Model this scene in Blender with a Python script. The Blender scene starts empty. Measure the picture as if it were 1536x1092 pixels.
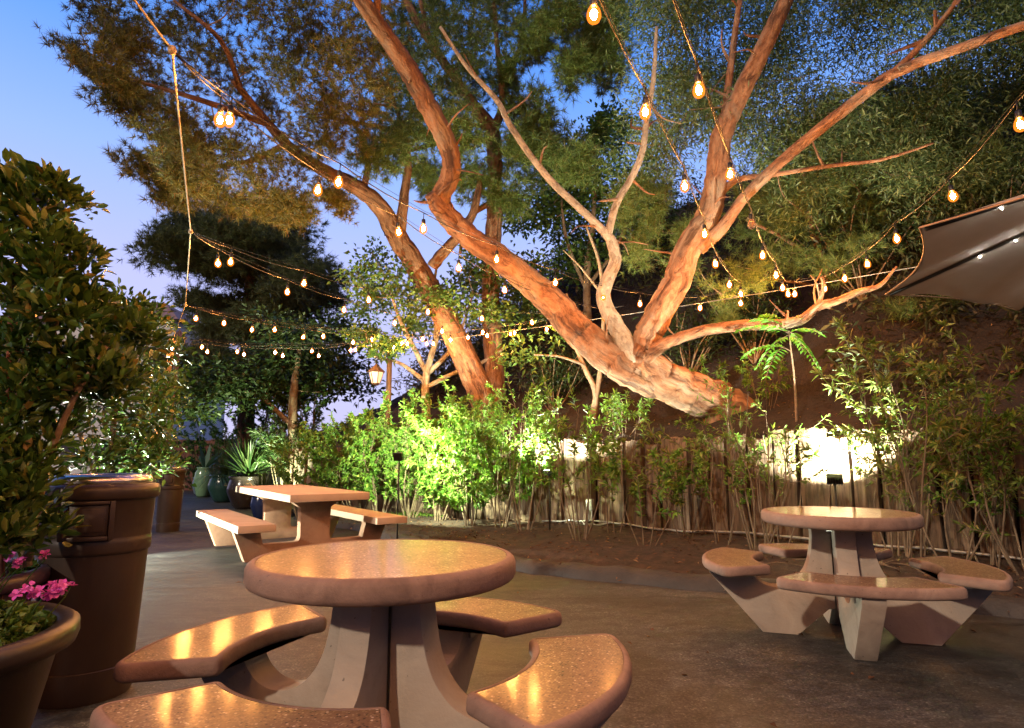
import bpy, bmesh, math, random
import numpy as np
from mathutils import Vector, Matrix
rng = np.random.default_rng(7)
random.seed(7)
PI = math.pi
C = bpy.context.scene.collection

# ------------------------------------------------------------------ camera and survey helpers
FOC, PITCH, H = 935.0, 0.1485, 1.1
cp, sp = math.cos(PITCH), math.sin(PITCH)
def ray(u, v):
    x = (u-768)/FOC; z = (546-v)/FOC
    return np.array([x, cp - z*sp, sp + z*cp])
def P(u, v, Y):
    d = ray(u, v); return d*(Y/d[1]) + np.array([0, 0, H])
def G(u, v, z=0.0):
    d = ray(u, v); return d*((z-H)/d[2]) + np.array([0, 0, H])
def gz(x, y):
    d = -.4*x + .9*y
    return -.02*np.clip(d-4, 0, 12)
def GG(u, v, dz=0.0):
    z = dz
    for _ in range(30):
        p = G(u, v, z); z = .5*z+.5*(float(gz(p[0], p[1]))+dz)
    return p
def U(p):                                  # column a point falls on
    Y = p[1]*cp + (p[2]-H)*sp
    return 768 + FOC*p[0]/Y
def nrm(a): return a/np.maximum(np.linalg.norm(a, axis=-1, keepdims=True), 1e-9)

cam = bpy.data.cameras.new('camera'); cam.sensor_width = 36; cam.lens = FOC/1536*36
cam.clip_start = .05; cam.clip_end = 2000
co = bpy.data.objects.new('camera', cam); C.objects.link(co)
co.location = (0, 0, H); co.rotation_euler = (PI/2+PITCH, 0, 0)
bpy.context.scene.camera = co

# ------------------------------------------------------------------ mesh helpers
class MB:
    def __init__(s): s.v = []; s.f = {}; s.n = 0; s.at = {}
    def add(s, v, *faces):
        v = np.asarray(v, float).reshape(-1, 3)
        for f in faces:
            f = np.asarray(f, int)
            if f.size: s.f.setdefault(f.shape[1], []).append(f + s.n)
        s.v.append(v); s.n += len(v); return s
    def poly(s, v, faces):
        by = {}
        for f in faces: by.setdefault(len(f), []).append(f)
        return s.add(v, *[np.array(x) for x in by.values()])
    def tube(s, pts, rad, seg=8, cap=True, bump=0.0, squash=None):
        pts = np.asarray(pts, float); n = len(pts); rad = np.broadcast_to(np.asarray(rad, float), (n,))
        t = np.gradient(pts, axis=0); t = nrm(t)
        a = np.array([0, 0, 1.0]) if abs(t[0][2]) < .9 else np.array([1.0, 0, 0])
        u = nrm(np.cross(t[0], a)); out = []
        th = np.linspace(0, 2*PI, seg, endpoint=False); ridge = rng.standard_normal(seg); ln = np.concatenate([[0], np.cumsum(np.linalg.norm(np.diff(pts, axis=0), axis=1))]); off = rng.uniform(0, 50)
        s.at[len(s.v)] = np.stack([np.outer(rad, np.cos(th)), np.outer(rad, np.sin(th)), np.repeat((ln+off)[:, None], seg, 1)], -1).reshape(-1, 3)
        for i in range(n):
            u = nrm(u - t[i]*np.dot(u, t[i])); w = np.cross(t[i], u)
            if bump: ridge = .93*ridge + .37*rng.standard_normal(seg)
            rr = rad[i]*(1 + (bump*ridge if bump else 0))
            out.append(pts[i] + (np.cos(th)*rr)[:, None]*u + (np.sin(th)*rr)[:, None]*w)
        v = np.concatenate(out); i = np.arange(n-1)[:, None]*seg; j = np.arange(seg)[None]; k = (np.arange(seg)+1)[None] % seg
        q = np.stack([i+j, i+k, i+seg+k, i+seg+j], -1).reshape(-1, 4)
        s.add(v, q)
        if cap:
            for base, rev in ((0, True), ((n-1)*seg, False)):
                ring = np.arange(seg)+base
                s.f.setdefault(seg, []).append((ring[::-1] if rev else ring)[None] + s.n - n*seg)
        return s
    def lathe(s, prof, seg=32, c=(0, 0, 0), a0=0, a1=2*PI):
        prof = np.asarray(prof, float); n = len(prof); full = abs(a1-a0-2*PI) < 1e-6
        th = np.linspace(a0, a1, seg, endpoint=not full)
        v = np.stack([prof[:, None, 0]*np.cos(th), prof[:, None, 0]*np.sin(th), np.broadcast_to(prof[:, None, 1], (n, seg))], -1) + np.asarray(c)
        i = np.arange(n-1)[:, None]*seg; m = seg if full else seg-1
        j = np.arange(m)[None]; k = (np.arange(m)+1)[None] % seg
        q = np.stack([i+j, i+k, i+seg+k, i+seg+j], -1).reshape(-1, 4)
        return s.add(v.reshape(-1, 3), q)
    def box(s, lo, hi, M=None):
        x0, y0, z0 = lo; x1, y1, z1 = hi
        v = np.array([[x0,y0,z0],[x1,y0,z0],[x1,y1,z0],[x0,y1,z0],[x0,y0,z1],[x1,y0,z1],[x1,y1,z1],[x0,y1,z1]], float)
        if M is not None: v = v @ np.asarray(M)[:3, :3].T + np.asarray(M)[:3, 3]
        return s.add(v, [[0,3,2,1],[4,5,6,7],[0,1,5,4],[1,2,6,5],[2,3,7,6],[3,0,4,7]])
    def grid(s, X, Y, Z):
        n, m = X.shape; i = np.arange(n-1)[:, None]*m; j = np.arange(m-1)[None]
        q = np.stack([i+j, i+m+j, i+m+j+1, i+j+1], -1).reshape(-1, 4)
        return s.add(np.stack([X, Y, Z], -1).reshape(-1, 3), q)
    def build(s, name, mat, parent=None, loc=None, smooth=True, bevel=0, angle=None):
        V = np.concatenate(s.v) if s.v else np.zeros((0, 3))
        if loc is None and parent is not None and parent.get('_w'): loc0 = np.array(parent['_w'])
        else: loc0 = np.zeros(3) if loc is None else np.asarray(loc, float)
        V = V - loc0
        me = bpy.data.meshes.new(name); me.vertices.add(len(V)); me.vertices.foreach_set('co', V.ravel())
        loops = []; starts = []; st = 0
        for k, fs in s.f.items():
            F = np.concatenate(fs); loops.append(F.ravel()); starts.append(st + np.arange(len(F))*k); st += F.size
        L = np.concatenate(loops); S = np.concatenate(starts)
        me.loops.add(len(L)); me.loops.foreach_set('vertex_index', L)
        me.polygons.add(len(S)); me.polygons.foreach_set('loop_start', S)
        me.polygons.foreach_set('use_smooth', np.full(len(S), smooth))
        me.update(calc_edges=True)
        me.materials.append(mat)
        if s.at and len(V) < 200000:
            A = np.concatenate([s.at.get(i, x) for i, x in enumerate(s.v)]); a_ = me.attributes.new('grain', 'FLOAT_VECTOR', 'POINT'); a_.data.foreach_set('vector', A.ravel())
        if bevel:
            bm = bmesh.new(); bm.from_mesh(me); bmesh.ops.recalc_face_normals(bm, faces=bm.faces)
            es = [e for e in bm.edges if len(e.link_faces) == 2 and e.calc_face_angle(0) > .5]
            bmesh.ops.bevel(bm, geom=es, offset=bevel, segments=2, affect='EDGES', profile=.6)
            bm.to_mesh(me); bm.free()
        if angle: me.set_sharp_from_angle(angle=angle)
        o = bpy.data.objects.new(name, me); C.objects.link(o)
        if parent is not None: o.parent = parent
        elif loc is not None: o.location = loc
        return o
def tag(o, label=None, cat=None, group=None, kind=None):
    if label: o['label'] = label
    if cat: o['category'] = cat
    if group: o['group'] = group
    if kind: o['kind'] = kind
    return o
def thing(name, label, cat, loc=(0, 0, 0), rz=0, group=None, world=False):
    """an Empty at the thing's base; world=True: its parts are given in world coordinates"""
    o = bpy.data.objects.new(name, None); C.objects.link(o); o.empty_display_size = .1
    o.location = loc; o.rotation_euler = (0, 0, rz)
    if world: o['_w'] = [float(x) for x in loc]
    return tag(o, label, cat, group)
def struct(o): return tag(o, kind='structure')
def copy_tree(o, parent=None):
    kids = list(o.children)
    c = o.copy(); C.objects.link(c); c.parent = parent
    for k in kids: copy_tree(k, c)
    return c
def cr(pts, n=6):
    """Catmull-Rom through rows of any width"""
    p = np.asarray(pts, float); p = np.vstack([2*p[0]-p[1], p, 2*p[-1]-p[-2]]); out = []
    for i in range(1, len(p)-2):
        for t in np.linspace(0, 1, n, endpoint=False):
            a, b, c, d = p[i-1], p[i], p[i+1], p[i+2]
            out.append(.5*(2*b + (c-a)*t + (2*a-5*b+4*c-d)*t*t + (3*b-a-3*c+d)*t**3))
    out.append(p[-2]); return np.array(out)

# ------------------------------------------------------------------ materials
def newmat(name):
    m = bpy.data.materials.new(name); m.use_nodes = True
    nt = m.node_tree; b = nt.nodes['Principled BSDF']; return m, nt, b
def nd(nt, t, **kw):
    n = nt.nodes.new(t)
    for k, v in kw.items(): setattr(n, k, v)
    return n
def ramp(nt, fac, stops):
    r = nd(nt, 'ShaderNodeValToRGB'); e = r.color_ramp.elements
    while len(e) < len(stops): e.new(.5)
    for i, (p, c) in enumerate(stops): e[i].position = p; e[i].color = (*c, 1) if len(c) == 3 else c
    nt.links.new(fac, r.inputs[0]); return r.outputs[0]
def coords(nt, sc=(1, 1, 1), kind='Object'):
    tc = nd(nt, 'ShaderNodeTexCoord'); mp = nd(nt, 'ShaderNodeMapping'); mp.inputs['Scale'].default_value = sc
    nt.links.new(tc.outputs[kind], mp.inputs[0]); return mp.outputs[0]
def noise(nt, vec, scale, detail=6, rough=.6, dist=0):
    n = nd(nt, 'ShaderNodeTexNoise'); n.inputs['Scale'].default_value = scale; n.inputs['Detail'].default_value = detail
    n.inputs['Roughness'].default_value = rough; n.inputs['Distortion'].default_value = dist
    nt.links.new(vec, n.inputs['Vector']); return n.outputs['Fac']
def bump(nt, b, h, strength=.3, dist=.01, prev=None):
    n = nd(nt, 'ShaderNodeBump'); n.inputs['Strength'].default_value = strength; n.inputs['Distance'].default_value = dist
    nt.links.new(h, n.inputs['Height'])
    if prev: nt.links.new(prev, n.inputs['Normal'])
    nt.links.new(n.outputs[0], b.inputs['Normal']); return n.outputs[0]
def mixc(nt, fac, a, b, mode='MIX'):
    n = nd(nt, 'ShaderNodeMix', data_type='RGBA', blend_type=mode)
    for inp, x in ((n.inputs[0], fac), (n.inputs[6], a), (n.inputs[7], b)):
        if isinstance(x, bpy.types.NodeSocket): nt.links.new(x, inp)
        elif isinstance(x, (int, float)): inp.default_value = x
        else: inp.default_value = (*x, 1)
    return n.outputs[2]
def mnoise(name, stops, scale=4, rough=.6, bstr=.3, bscale=40, bdist=.01, sc=(1, 1, 1), dist=0, metal=0, kind='Object', spec=.5, speck=None):
    m, nt, b = newmat(name); v = coords(nt, sc, kind)
    col = ramp(nt, noise(nt, v, scale, 8, .62, dist), stops)
    if speck:
        col = mixc(nt, ramp(nt, noise(nt, v, speck[0], 2, .5), [(speck[1], (0, 0, 0)), (speck[1]+.06, (1, 1, 1))]), col, speck[2])
    nt.links.new(col, b.inputs['Base Color']); b.inputs['Roughness'].default_value = rough; b.inputs['Metallic'].default_value = metal
    b.inputs['Specular IOR Level'].default_value = spec
    if bstr: bump(nt, b, noise(nt, v, bscale, 6, .65), bstr, bdist)
    return m
def leafmat(name, stops, rough=.45, trans=.3, tcol=None):
    m, nt, b = newmat(name); g = nd(nt, 'ShaderNodeNewGeometry')
    col = ramp(nt, g.outputs['Random Per Island'], stops)
    nt.links.new(col, b.inputs['Base Color']); b.inputs['Roughness'].default_value = rough
    b.inputs['Specular IOR Level'].default_value = .35
    if trans:
        t = nd(nt, 'ShaderNodeBsdfTranslucent'); mx = nd(nt, 'ShaderNodeMixShader'); mx.inputs[0].default_value = trans
        nt.links.new(mixc(nt, 1.0, col, (1.25, 1.3, .75), 'MULTIPLY'), t.inputs[0]); out = nt.nodes['Material Output']
        nt.links.new(b.outputs[0], mx.inputs[1]); nt.links.new(t.outputs[0], mx.inputs[2]); nt.links.new(mx.outputs[0], out.inputs[0])
    return m
def emit(name, col, s, sample=True):
    m, nt, b = newmat(name); b.inputs['Base Color'].default_value = (*col, 1)
    b.inputs['Emission Color'].default_value = (*col, 1); b.inputs['Emission Strength'].default_value = s
    if not sample: m.cycles.emission_sampling = 'NONE'
    return m
def plain(name, col, rough=.5, metal=0, spec=.5):
    m, nt, b = newmat(name); b.inputs['Base Color'].default_value = (*col, 1); b.inputs['Roughness'].default_value = rough
    b.inputs['Metallic'].default_value = metal; b.inputs['Specular IOR Level'].default_value = spec
    v = coords(nt); bump(nt, b, noise(nt, v, 60, 4), .08, .002); return m

M = {}
# asphalt: worn, wiped in long strokes
m, nt, b = newmat('asphalt'); v = coords(nt)
big = noise(nt, coords(nt, (.5, 1.4, 1)), 1.1, 9, .66, 1.2)
c1 = ramp(nt, big, [(.3, (.012, .0125, .0125)), (.5, (.032, .033, .0325)), (.72, (.075, .076, .072))])
fine = ramp(nt, noise(nt, v, 75, 6, .75), [(.3, (.35, .35, .35)), (.52, (1, 1, 1)), (.7, (2.2, 2.1, 2.0))])
c2 = mixc(nt, 1.0, c1, fine, 'MULTIPLY')
ck = nd(nt, 'ShaderNodeTexVoronoi', feature='DISTANCE_TO_EDGE'); ck.inputs['Scale'].default_value = .42
ckn = nd(nt, 'ShaderNodeTexNoise'); ckn.inputs['Scale'].default_value = 3; ckn.inputs['Detail'].default_value = 8; nt.links.new(v, ckn.inputs['Vector'])
ckv = mixc(nt, .22, v, ckn.outputs['Color']); nt.links.new(ckv, ck.inputs['Vector'])
c2 = mixc(nt, ramp(nt, ck.outputs['Distance'], [(.0, (1, 1, 1)), (.006, (0, 0, 0))]), c2, (.01, .009, .008))
stain = ramp(nt, noise(nt, v, .55, 5, .55, .5), [(.45, (0, 0, 0)), (.62, (1, 1, 1))])
ag = nd(nt, 'ShaderNodeTexVoronoi'); ag.inputs['Scale'].default_value = 110; nt.links.new(v, ag.inputs['Vector'])
ags = nd(nt, 'ShaderNodeSeparateColor'); nt.links.new(ag.outputs['Color'], ags.inputs[0])
c2 = mixc(nt, 1.0, c2, ramp(nt, ags.outputs[0], [(0, (.45, .45, .45)), (.5, (.9, .9, .9)), (.85, (1.3, 1.3, 1.3)), (.94, (1.45, 1.45, 1.4)), (.975, (2.3, 2.25, 2.1))]), 'MULTIPLY')
c2 = mixc(nt, 1.0, c2, ramp(nt, noise(nt, v, 9, 8, .7), [(.33, (.5, .5, .5)), (.5, (1, 1, 1)), (.68, (1.6, 1.6, 1.55))]), 'MULTIPLY')
swirl = ramp(nt, noise(nt, coords(nt, (1.2, 2.6, 1)), 2.2, 12, .72, 2.2), [(.3, (.6, .6, .6)), (.5, (1.1, 1.12, 1.14)), (.66, (1.6, 1.62, 1.62))])
c2 = mixc(nt, 1.0, c2, swirl, 'MULTIPLY')
nt.links.new(mixc(nt, stain, c2, mixc(nt, 1.0, c2, (.5, .45, .45), 'MULTIPLY')), b.inputs['Base Color'])
nt.links.new(ramp(nt, big, [(.3, (.45, .45, .45)), (.7, (.75, .75, .75))]), b.inputs['Roughness'])
n1 = bump(nt, b, noise(nt, v, 220, 4, .6), .35, .004); bump(nt, b, big, .3, .03, n1); M['asphalt'] = m
# terrazzo seat and table tops
m, nt, b = newmat('terrazzo'); v = coords(nt)
vo = nd(nt, 'ShaderNodeTexVoronoi'); vo.inputs['Scale'].default_value = 125; nt.links.new(v, vo.inputs['Vector'])
sep = nd(nt, 'ShaderNodeSeparateColor'); nt.links.new(vo.outputs['Color'], sep.inputs[0])
chip = ramp(nt, sep.outputs[0], [(0, (.03, .022, .018)), (.13, (.14, .09, .055)), (.3, (.21, .145, .085)), (.55, (.28, .205, .12)), (.82, (.33, .26, .17)), (.95, (.58, .51, .42))])
r = nd(nt, 'ShaderNodeValToRGB'); chip_n = chip.node; chip_n.color_ramp.interpolation = 'CONSTANT'
edge = ramp(nt, vo.outputs['Distance'], [(.35, (0, 0, 0)), (.6, (1, 1, 1))])
blot = ramp(nt, noise(nt, v, 6, 5), [(.3, (.9, .88, .86)), (.7, (1.06, 1.03, 1.0))])
nt.links.new(mixc(nt, 1.0, mixc(nt, edge, chip, (.18, .115, .07)), blot, 'MULTIPLY'), b.inputs['Base Color'])
nt.links.new(ramp(nt, noise(nt, v, 14, 5), [(.3, (.45, .45, .45)), (.7, (.6, .6, .6))]), b.inputs['Roughness'])
b.inputs['Coat Weight'].default_value = .55; b.inputs['Coat Roughness'].default_value = .13; M['terrazzo'] = m
M['rim'] = mnoise('rim_concrete', [(.25, (.085, .055, .045)), (.42, (.20, .13, .105)), (.6, (.26, .175, .14)), (.78, (.33, .235, .19))], 5, .75, .5, 60, .006, dist=.7, speck=(60, .70, (.12, .08, .065)))
M['conc'] = mnoise('cast_concrete', [(.25, (.19, .155, .13)), (.42, (.33, .275, .225)), (.6, (.39, .33, .27)), (.78, (.47, .40, .33))], 3.2, .75, .45, 55, .006, dist=.8, speck=(55, .72, (.16, .13, .11)))
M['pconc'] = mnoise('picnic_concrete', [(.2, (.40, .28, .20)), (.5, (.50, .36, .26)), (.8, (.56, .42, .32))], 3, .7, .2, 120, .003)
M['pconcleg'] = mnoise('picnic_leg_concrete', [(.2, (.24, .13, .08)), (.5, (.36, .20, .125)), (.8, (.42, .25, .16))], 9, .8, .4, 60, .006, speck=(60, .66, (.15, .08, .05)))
M['bin'] = mnoise('brown_plastic', [(.2, (.016, .010, .008)), (.45, (.034, .022, .017)), (.62, (.05, .033, .025)), (.85, (.085, .062, .05))], 3.5, .42, .2, 130, .002, sc=(1, 1, .35))
M['chrome'] = mnoise('brushed_steel', [(.3, (.5, .48, .46)), (.7, (.72, .7, .68))], 9, .24, .12, 30, .003, metal=1)
M['bolt'] = mnoise('galvanised_steel', [(.3, (.25, .24, .22)), (.7, (.45, .43, .4))], 60, .4, .1, 90, .002, metal=1)
M['mulch'] = mnoise('mulch', [(.2, (.012, .007, .004)), (.45, (.038, .021, .012)), (.62, (.075, .040, .022)), (.85, (.14, .08, .045))], 9, .9, 1.0, 55, .04, dist=.4)
M['hill'] = mnoise('hillside_soil', [(.2, (.008, .005, .004)), (.5, (.022, .012, .009)), (.8, (.045, .024, .017))], 1.7, .95, 1.0, 14, .12, dist=.6)
M['kerb'] = mnoise('kerb_asphalt', [(.2, (.012, .011, .011)), (.5, (.028, .024, .023)), (.8, (.06, .05, .045))], 4, .7, .6, 50, .012)
M['pot'] = mnoise('brown_pot', [(.2, (.009, .006, .004)), (.5, (.018, .011, .008)), (.8, (.034, .022, .016))], 5, .4, .15, 60, .003)
M['plumpot'] = mnoise('plum_pot', [(.2, (.03, .016, .028)), (.5, (.055, .028, .05)), (.8, (.08, .045, .07))], 5, .35, .15, 60, .003)
M['soil'] = mnoise('potting_soil', [(.3, (.015, .009, .006)), (.6, (.05, .03, .02)), (.8, (.1, .06, .04))], 30, .95, 1, 60, .02)
for k, c in (('greenglaze', (.16, .30, .17)), ('tealglaze', (.02, .06, .05)), ('blueglaze', (.012, .022, .075)), ('darkglaze', (.022, .016, .014)), ('greyglaze', (.12, .17, .22))):
    M[k] = mnoise(k, [(.2, tuple(x*.7 for x in c)), (.7, tuple(x*1.25 for x in c))], 6, .18, .08, 40, .003)
# timber
m, nt, b = newmat('old_timber'); v = coords(nt, (9, 9, .7)); oi = nd(nt, 'ShaderNodeObjectInfo')
vv = nd(nt, 'ShaderNodeVectorMath', operation='ADD'); nt.links.new(v, vv.inputs[0])
cx = nd(nt, 'ShaderNodeCombineXYZ'); mm = nd(nt, 'ShaderNodeMath', operation='MULTIPLY'); mm.inputs[1].default_value = 37
nt.links.new(oi.outputs['Random'], mm.inputs[0]); nt.links.new(mm.outputs[0], cx.inputs[0]); nt.links.new(mm.outputs[0], cx.inputs[2]); nt.links.new(cx.outputs[0], vv.inputs[1])
g1 = noise(nt, vv.outputs[0], 2.6, 10, .68, .3)
col = ramp(nt, g1, [(.3, (.012, .008, .006)), (.42, (.075, .05, .034)), (.56, (.155, .108, .073)), (.8, (.27, .205, .15))])
tint = ramp(nt, oi.outputs['Random'], [(0, (.75, .62, .5)), (.5, (1, .92, .82)), (1, (1.1, 1.05, 1.0))])
nt.links.new(mixc(nt, 1.0, col, tint, 'MULTIPLY'), b.inputs['Base Color']); b.inputs['Roughness'].default_value = .85
bump(nt, b, g1, 1.0, .03); M['timber'] = m
M['redwood'] = mnoise('red_wood', [(.25, (.09, .03, .02)), (.6, (.2, .075, .05)), (.8, (.26, .11, .075))], 3, .8, .6, 12, .02, sc=(4, 4, .4))
# bark
def barkmat(name, stops, sc, bstr, bd, crack=.45, pale=None, stretch=.22):
    """bark that runs along each limb: long fissures between scaly plates"""
    m, nt, b = newmat(name); at = nd(nt, 'ShaderNodeAttribute', attribute_name='grain')
    def mapped(k):
        mp = nd(nt, 'ShaderNodeMapping'); mp.inputs['Scale'].default_value = (1, 1, k); nt.links.new(at.outputs['Vector'], mp.inputs[0]); return mp.outputs[0]
    v, vl = mapped(.6), mapped(stretch)
    nn = nd(nt, 'ShaderNodeTexNoise'); nn.inputs['Scale'].default_value = sc*.7; nn.inputs['Detail'].default_value = 6; nt.links.new(v, nn.inputs['Vector'])
    sc3 = nd(nt, 'ShaderNodeVectorMath', operation='SCALE'); sc3.inputs['Scale'].default_value = .12; nt.links.new(nn.outputs['Color'], sc3.inputs[0])
    dv = nd(nt, 'ShaderNodeVectorMath', operation='ADD'); nt.links.new(vl, dv.inputs[0]); nt.links.new(sc3.outputs[0], dv.inputs[1])
    nz = noise(nt, v, sc*1.6, 10, .72, .6); fis = noise(nt, dv.outputs[0], sc*1.5, 8, .6, .3)
    col = ramp(nt, nz, stops)
    if pale: col = mixc(nt, ramp(nt, noise(nt, v, 1.5, 6, .65, .8), [(.47, (0, 0, 0)), (.62, (1, 1, 1))]), col, pale)
    vc = nd(nt, 'ShaderNodeTexVoronoi'); vc.inputs['Scale'].default_value = sc*1.3; nt.links.new(dv.outputs[0], vc.inputs['Vector'])
    se = nd(nt, 'ShaderNodeSeparateColor'); nt.links.new(vc.outputs['Color'], se.inputs[0])
    col = mixc(nt, 1.0, col, ramp(nt, se.outputs[0], [(0, (.72, .70, .68)), (1, (1.18, 1.18, 1.16))]), 'MULTIPLY')
    gap = ramp(nt, fis, [(.36, (crack, crack*.9, crack*.85)), (.46, (1, 1, 1))])
    nt.links.new(mixc(nt, 1.0, col, gap, 'MULTIPLY'), b.inputs['Base Color']); b.inputs['Roughness'].default_value = .85
    p_ = bump(nt, b, ramp(nt, fis, [(.3, (0, 0, 0)), (.55, (1, 1, 1))]), bstr, bd); p_ = bump(nt, b, vc.outputs['Distance'], .5, bd*.5, p_); bump(nt, b, nz, .8, bd*.6, p_); return m
M['bark'] = barkmat('flaking_bark', [(.3, (.07, .028, .014)), (.42, (.22, .09, .04)), (.55, (.36, .165, .08)), (.68, (.40, .22, .12)), (.8, (.46, .34, .25))], 7, .9, .035, .38, (.33, .24, .17))
M['palebark'] = barkmat('pale_bark', [(.25, (.2, .15, .11)), (.5, (.34, .28, .22)), (.72, (.45, .39, .32))], 12, .4, .012, .65, None, .6)  # small tree's own bark; on the leaning tree's limb it paints flood light
M['pinebark'] = barkmat('pine_bark', [(.25, (.09, .04, .025)), (.5, (.23, .11, .065)), (.72, (.34, .19, .12))], 8, 1.0, .035, .3)
M['twig'] = mnoise('twig_bark', [(.3, (.13, .085, .055)), (.7, (.28, .2, .13))], 20, .8, .3, 60, .004)
M['stem'] = mnoise('shrub_stem', [(.3, (.075, .05, .03)), (.7, (.18, .13, .08))], 14, .8, .3, 60, .004)
# leaves
M['shrubleaf'] = leafmat('shrub_leaf', [(0, (.045, .11, .014)), (.5, (.10, .21, .028)), (.85, (.17, .29, .045)), (1, (.27, .32, .07))])
M['shrubleaf_dull'] = leafmat('dull_shrub_leaf', [(0, (.05, .09, .016)), (.5, (.11, .165, .03)), (.85, (.19, .22, .05)), (1, (.28, .22, .07))])
M['willowleaf'] = leafmat('narrow_leaf', [(0, (.04, .075, .026)), (.5, (.11, .17, .06)), (1, (.24, .29, .13))], .4)
M['needle'] = leafmat('pine_needle', [(0, (.045, .08, .02)), (.5, (.11, .165, .04)), (.9, (.18, .23, .06)), (1, (.2, .14, .06))], .5, .25)
M['warmneedle'] = leafmat('warm_pine_needle', [(0, (.06, .065, .018)), (.5, (.15, .155, .04)), (.9, (.22, .21, .06)), (1, (.24, .13, .06))], .5, .25)
M['farneedle'] = leafmat('far_needle', [(0, (.04, .058, .024)), (.6, (.09, .11, .042)), (1, (.14, .15, .06))], .6, .2)
M['broadleaf'] = leafmat('broad_leaf', [(0, (.03, .065, .016)), (.5, (.075, .14, .03)), (1, (.14, .21, .05))], .35)
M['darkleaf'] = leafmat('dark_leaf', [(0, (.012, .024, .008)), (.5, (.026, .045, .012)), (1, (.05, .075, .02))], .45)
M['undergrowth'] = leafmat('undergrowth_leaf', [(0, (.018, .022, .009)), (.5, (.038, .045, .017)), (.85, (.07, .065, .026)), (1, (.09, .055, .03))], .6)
M['bushleaf'] = leafmat('pot_bush_leaf', [(0, (.02, .055, .012)), (.45, (.05, .11, .022)), (.8, (.095, .165, .032)), (.97, (.17, .19, .045)), (1, (.26, .17, .045))], .33, .22)
M['hedgeleaf'] = leafmat('hedge_leaf', [(0, (.03, .08, .018)), (.5, (.07, .15, .03)), (1, (.12, .22, .05))], .4)
M['fern'] = leafmat('sapling_leaf', [(0, (.06, .2, .02)), (1, (.12, .32, .04))], .5, .4)
M['strap'] = leafmat('strap_leaf', [(0, (.02, .05, .015)), (.6, (.05, .09, .025)), (1, (.10, .13, .05))], .4)
M['agave'] = leafmat('blue_green_leaf', [(0, (.05, .12, .08)), (1, (.1, .2, .13))], .4)
M['geranium'] = leafmat('geranium_leaf', [(0, (.03, .08, .012)), (.6, (.07, .13, .02)), (1, (.13, .17, .03))], .5)
M['petal'] = leafmat('pink_petal', [(0, (.55, .06, .48)), (1, (.78, .2, .72))], .5, .3)
M['litter'] = leafmat('dead_leaf', [(0, (.04, .02, .011)), (.5, (.11, .05, .026)), (.85, (.2, .10, .05)), (1, (.34, .22, .12))], .8, .1)
M['moss'] = leafmat('moss_blade', [(0, (.04, .09, .01)), (1, (.12, .2, .02))], .7, .2)
# metals, cloth, lamps
M['cord'] = mnoise('dark_cord', [(.3, (.012, .0095, .008)), (.7, (.026, .02, .016))], 40, .5, .1, 90, .002)
M['socket'] = plain('black_socket', (.012, .011, .01), .45)
M['rope'] = mnoise('pale_rope', [(.3, (.32, .25, .17)), (.7, (.55, .45, .33))], 120, .8, .4, 300, .003)
M['steelcable'] = mnoise('steel_cable', [(.3, (.12, .11, .1)), (.7, (.22, .2, .18))], 90, .5, .2, 300, .002, metal=.3)
M['conduit'] = mnoise('grey_conduit', [(.3, (.22, .2, .18)), (.7, (.38, .36, .33))], 20, .45, .1, 60, .002, metal=.4)
M['post'] = mnoise('brown_post', [(.3, (.05, .03, .02)), (.7, (.11, .065, .04))], 6, .6, .3, 40, .004, sc=(3, 3, .4))
M['darkmetal'] = mnoise('dark_metal', [(.3, (.018, .016, .015)), (.7, (.04, .036, .032))], 20, .45, .1, 60, .002, metal=.6)
M['canvas'] = mnoise('grey_canvas', [(.3, (.155, .16, .155)), (.7, (.20, .205, .20))], 3, .85, .25, 500, .002)
m = M['canvas']; nt = m.node_tree; t = nd(nt, 'ShaderNodeBsdfTranslucent'); t.inputs[0].default_value = (.3, .28, .24, 1); mx = nd(nt, 'ShaderNodeMixShader'); mx.inputs[0].default_value = .1
nt.links.new(nt.nodes['Principled BSDF'].outputs[0], mx.inputs[1]); nt.links.new(t.outputs[0], mx.inputs[2]); nt.links.new(mx.outputs[0], nt.nodes['Material Output'].inputs[0])
M['ribs'] = plain('umbrella_rib', (.02, .016, .013), .5)
M['piping'] = plain('brown_piping', (.28, .16, .09), .6)
M['core'] = emit('bulb_core', (1.0, .45, .135), 640)
M['led'] = emit('led', (1.0, .9, .75), 210)
M['lens'] = emit('flood_lens', (.95, 1.0, .82), 30, False)
M['lampglass'] = emit('lantern_glass', (1.0, .85, .7), .1, False)
m, nt, b = newmat('amber_glass'); nt.nodes.remove(b); out = nt.nodes['Material Output']
tr = nd(nt, 'ShaderNodeBsdfTransparent'); tr.inputs[0].default_value = (1, .86, .62, 1)
em = nd(nt, 'ShaderNodeEmission'); em.inputs[0].default_value = (1, .21, .018, 1); em.inputs[1].default_value = .62
mx = nd(nt, 'ShaderNodeMixShader'); mx.inputs[0].default_value = .45
nt.links.new(tr.outputs[0], mx.inputs[1]); nt.links.new(em.outputs[0], mx.inputs[2]); nt.links.new(mx.outputs[0], out.inputs[0])
m.cycles.emission_sampling = 'NONE'; M['glass'] = m
m, nt, b = newmat('unlit_glass'); b.inputs['Base Color'].default_value = (.9, .6, .35, 1); b.inputs['Roughness'].default_value = .08
b.inputs['Transmission Weight'].default_value = .85; v = coords(nt); bump(nt, b, noise(nt, v, 30), .03, .001); M['unlit'] = m
M['carpaint'] = plain('teal_paint', (.05, .12, .13), .25, .3)
M['carglass'] = plain('car_glass', (.02, .025, .03), .08)
M['tyre'] = plain('tyre_rubber', (.02, .02, .02), .8)
M['white'] = mnoise('white_render', [(.3, (.6, .57, .55)), (.7, (.75, .72, .7))], 3, .8, .2, 40, .01)
M['redband'] = plain('red_paint', (.4, .06, .05), .6)
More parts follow.
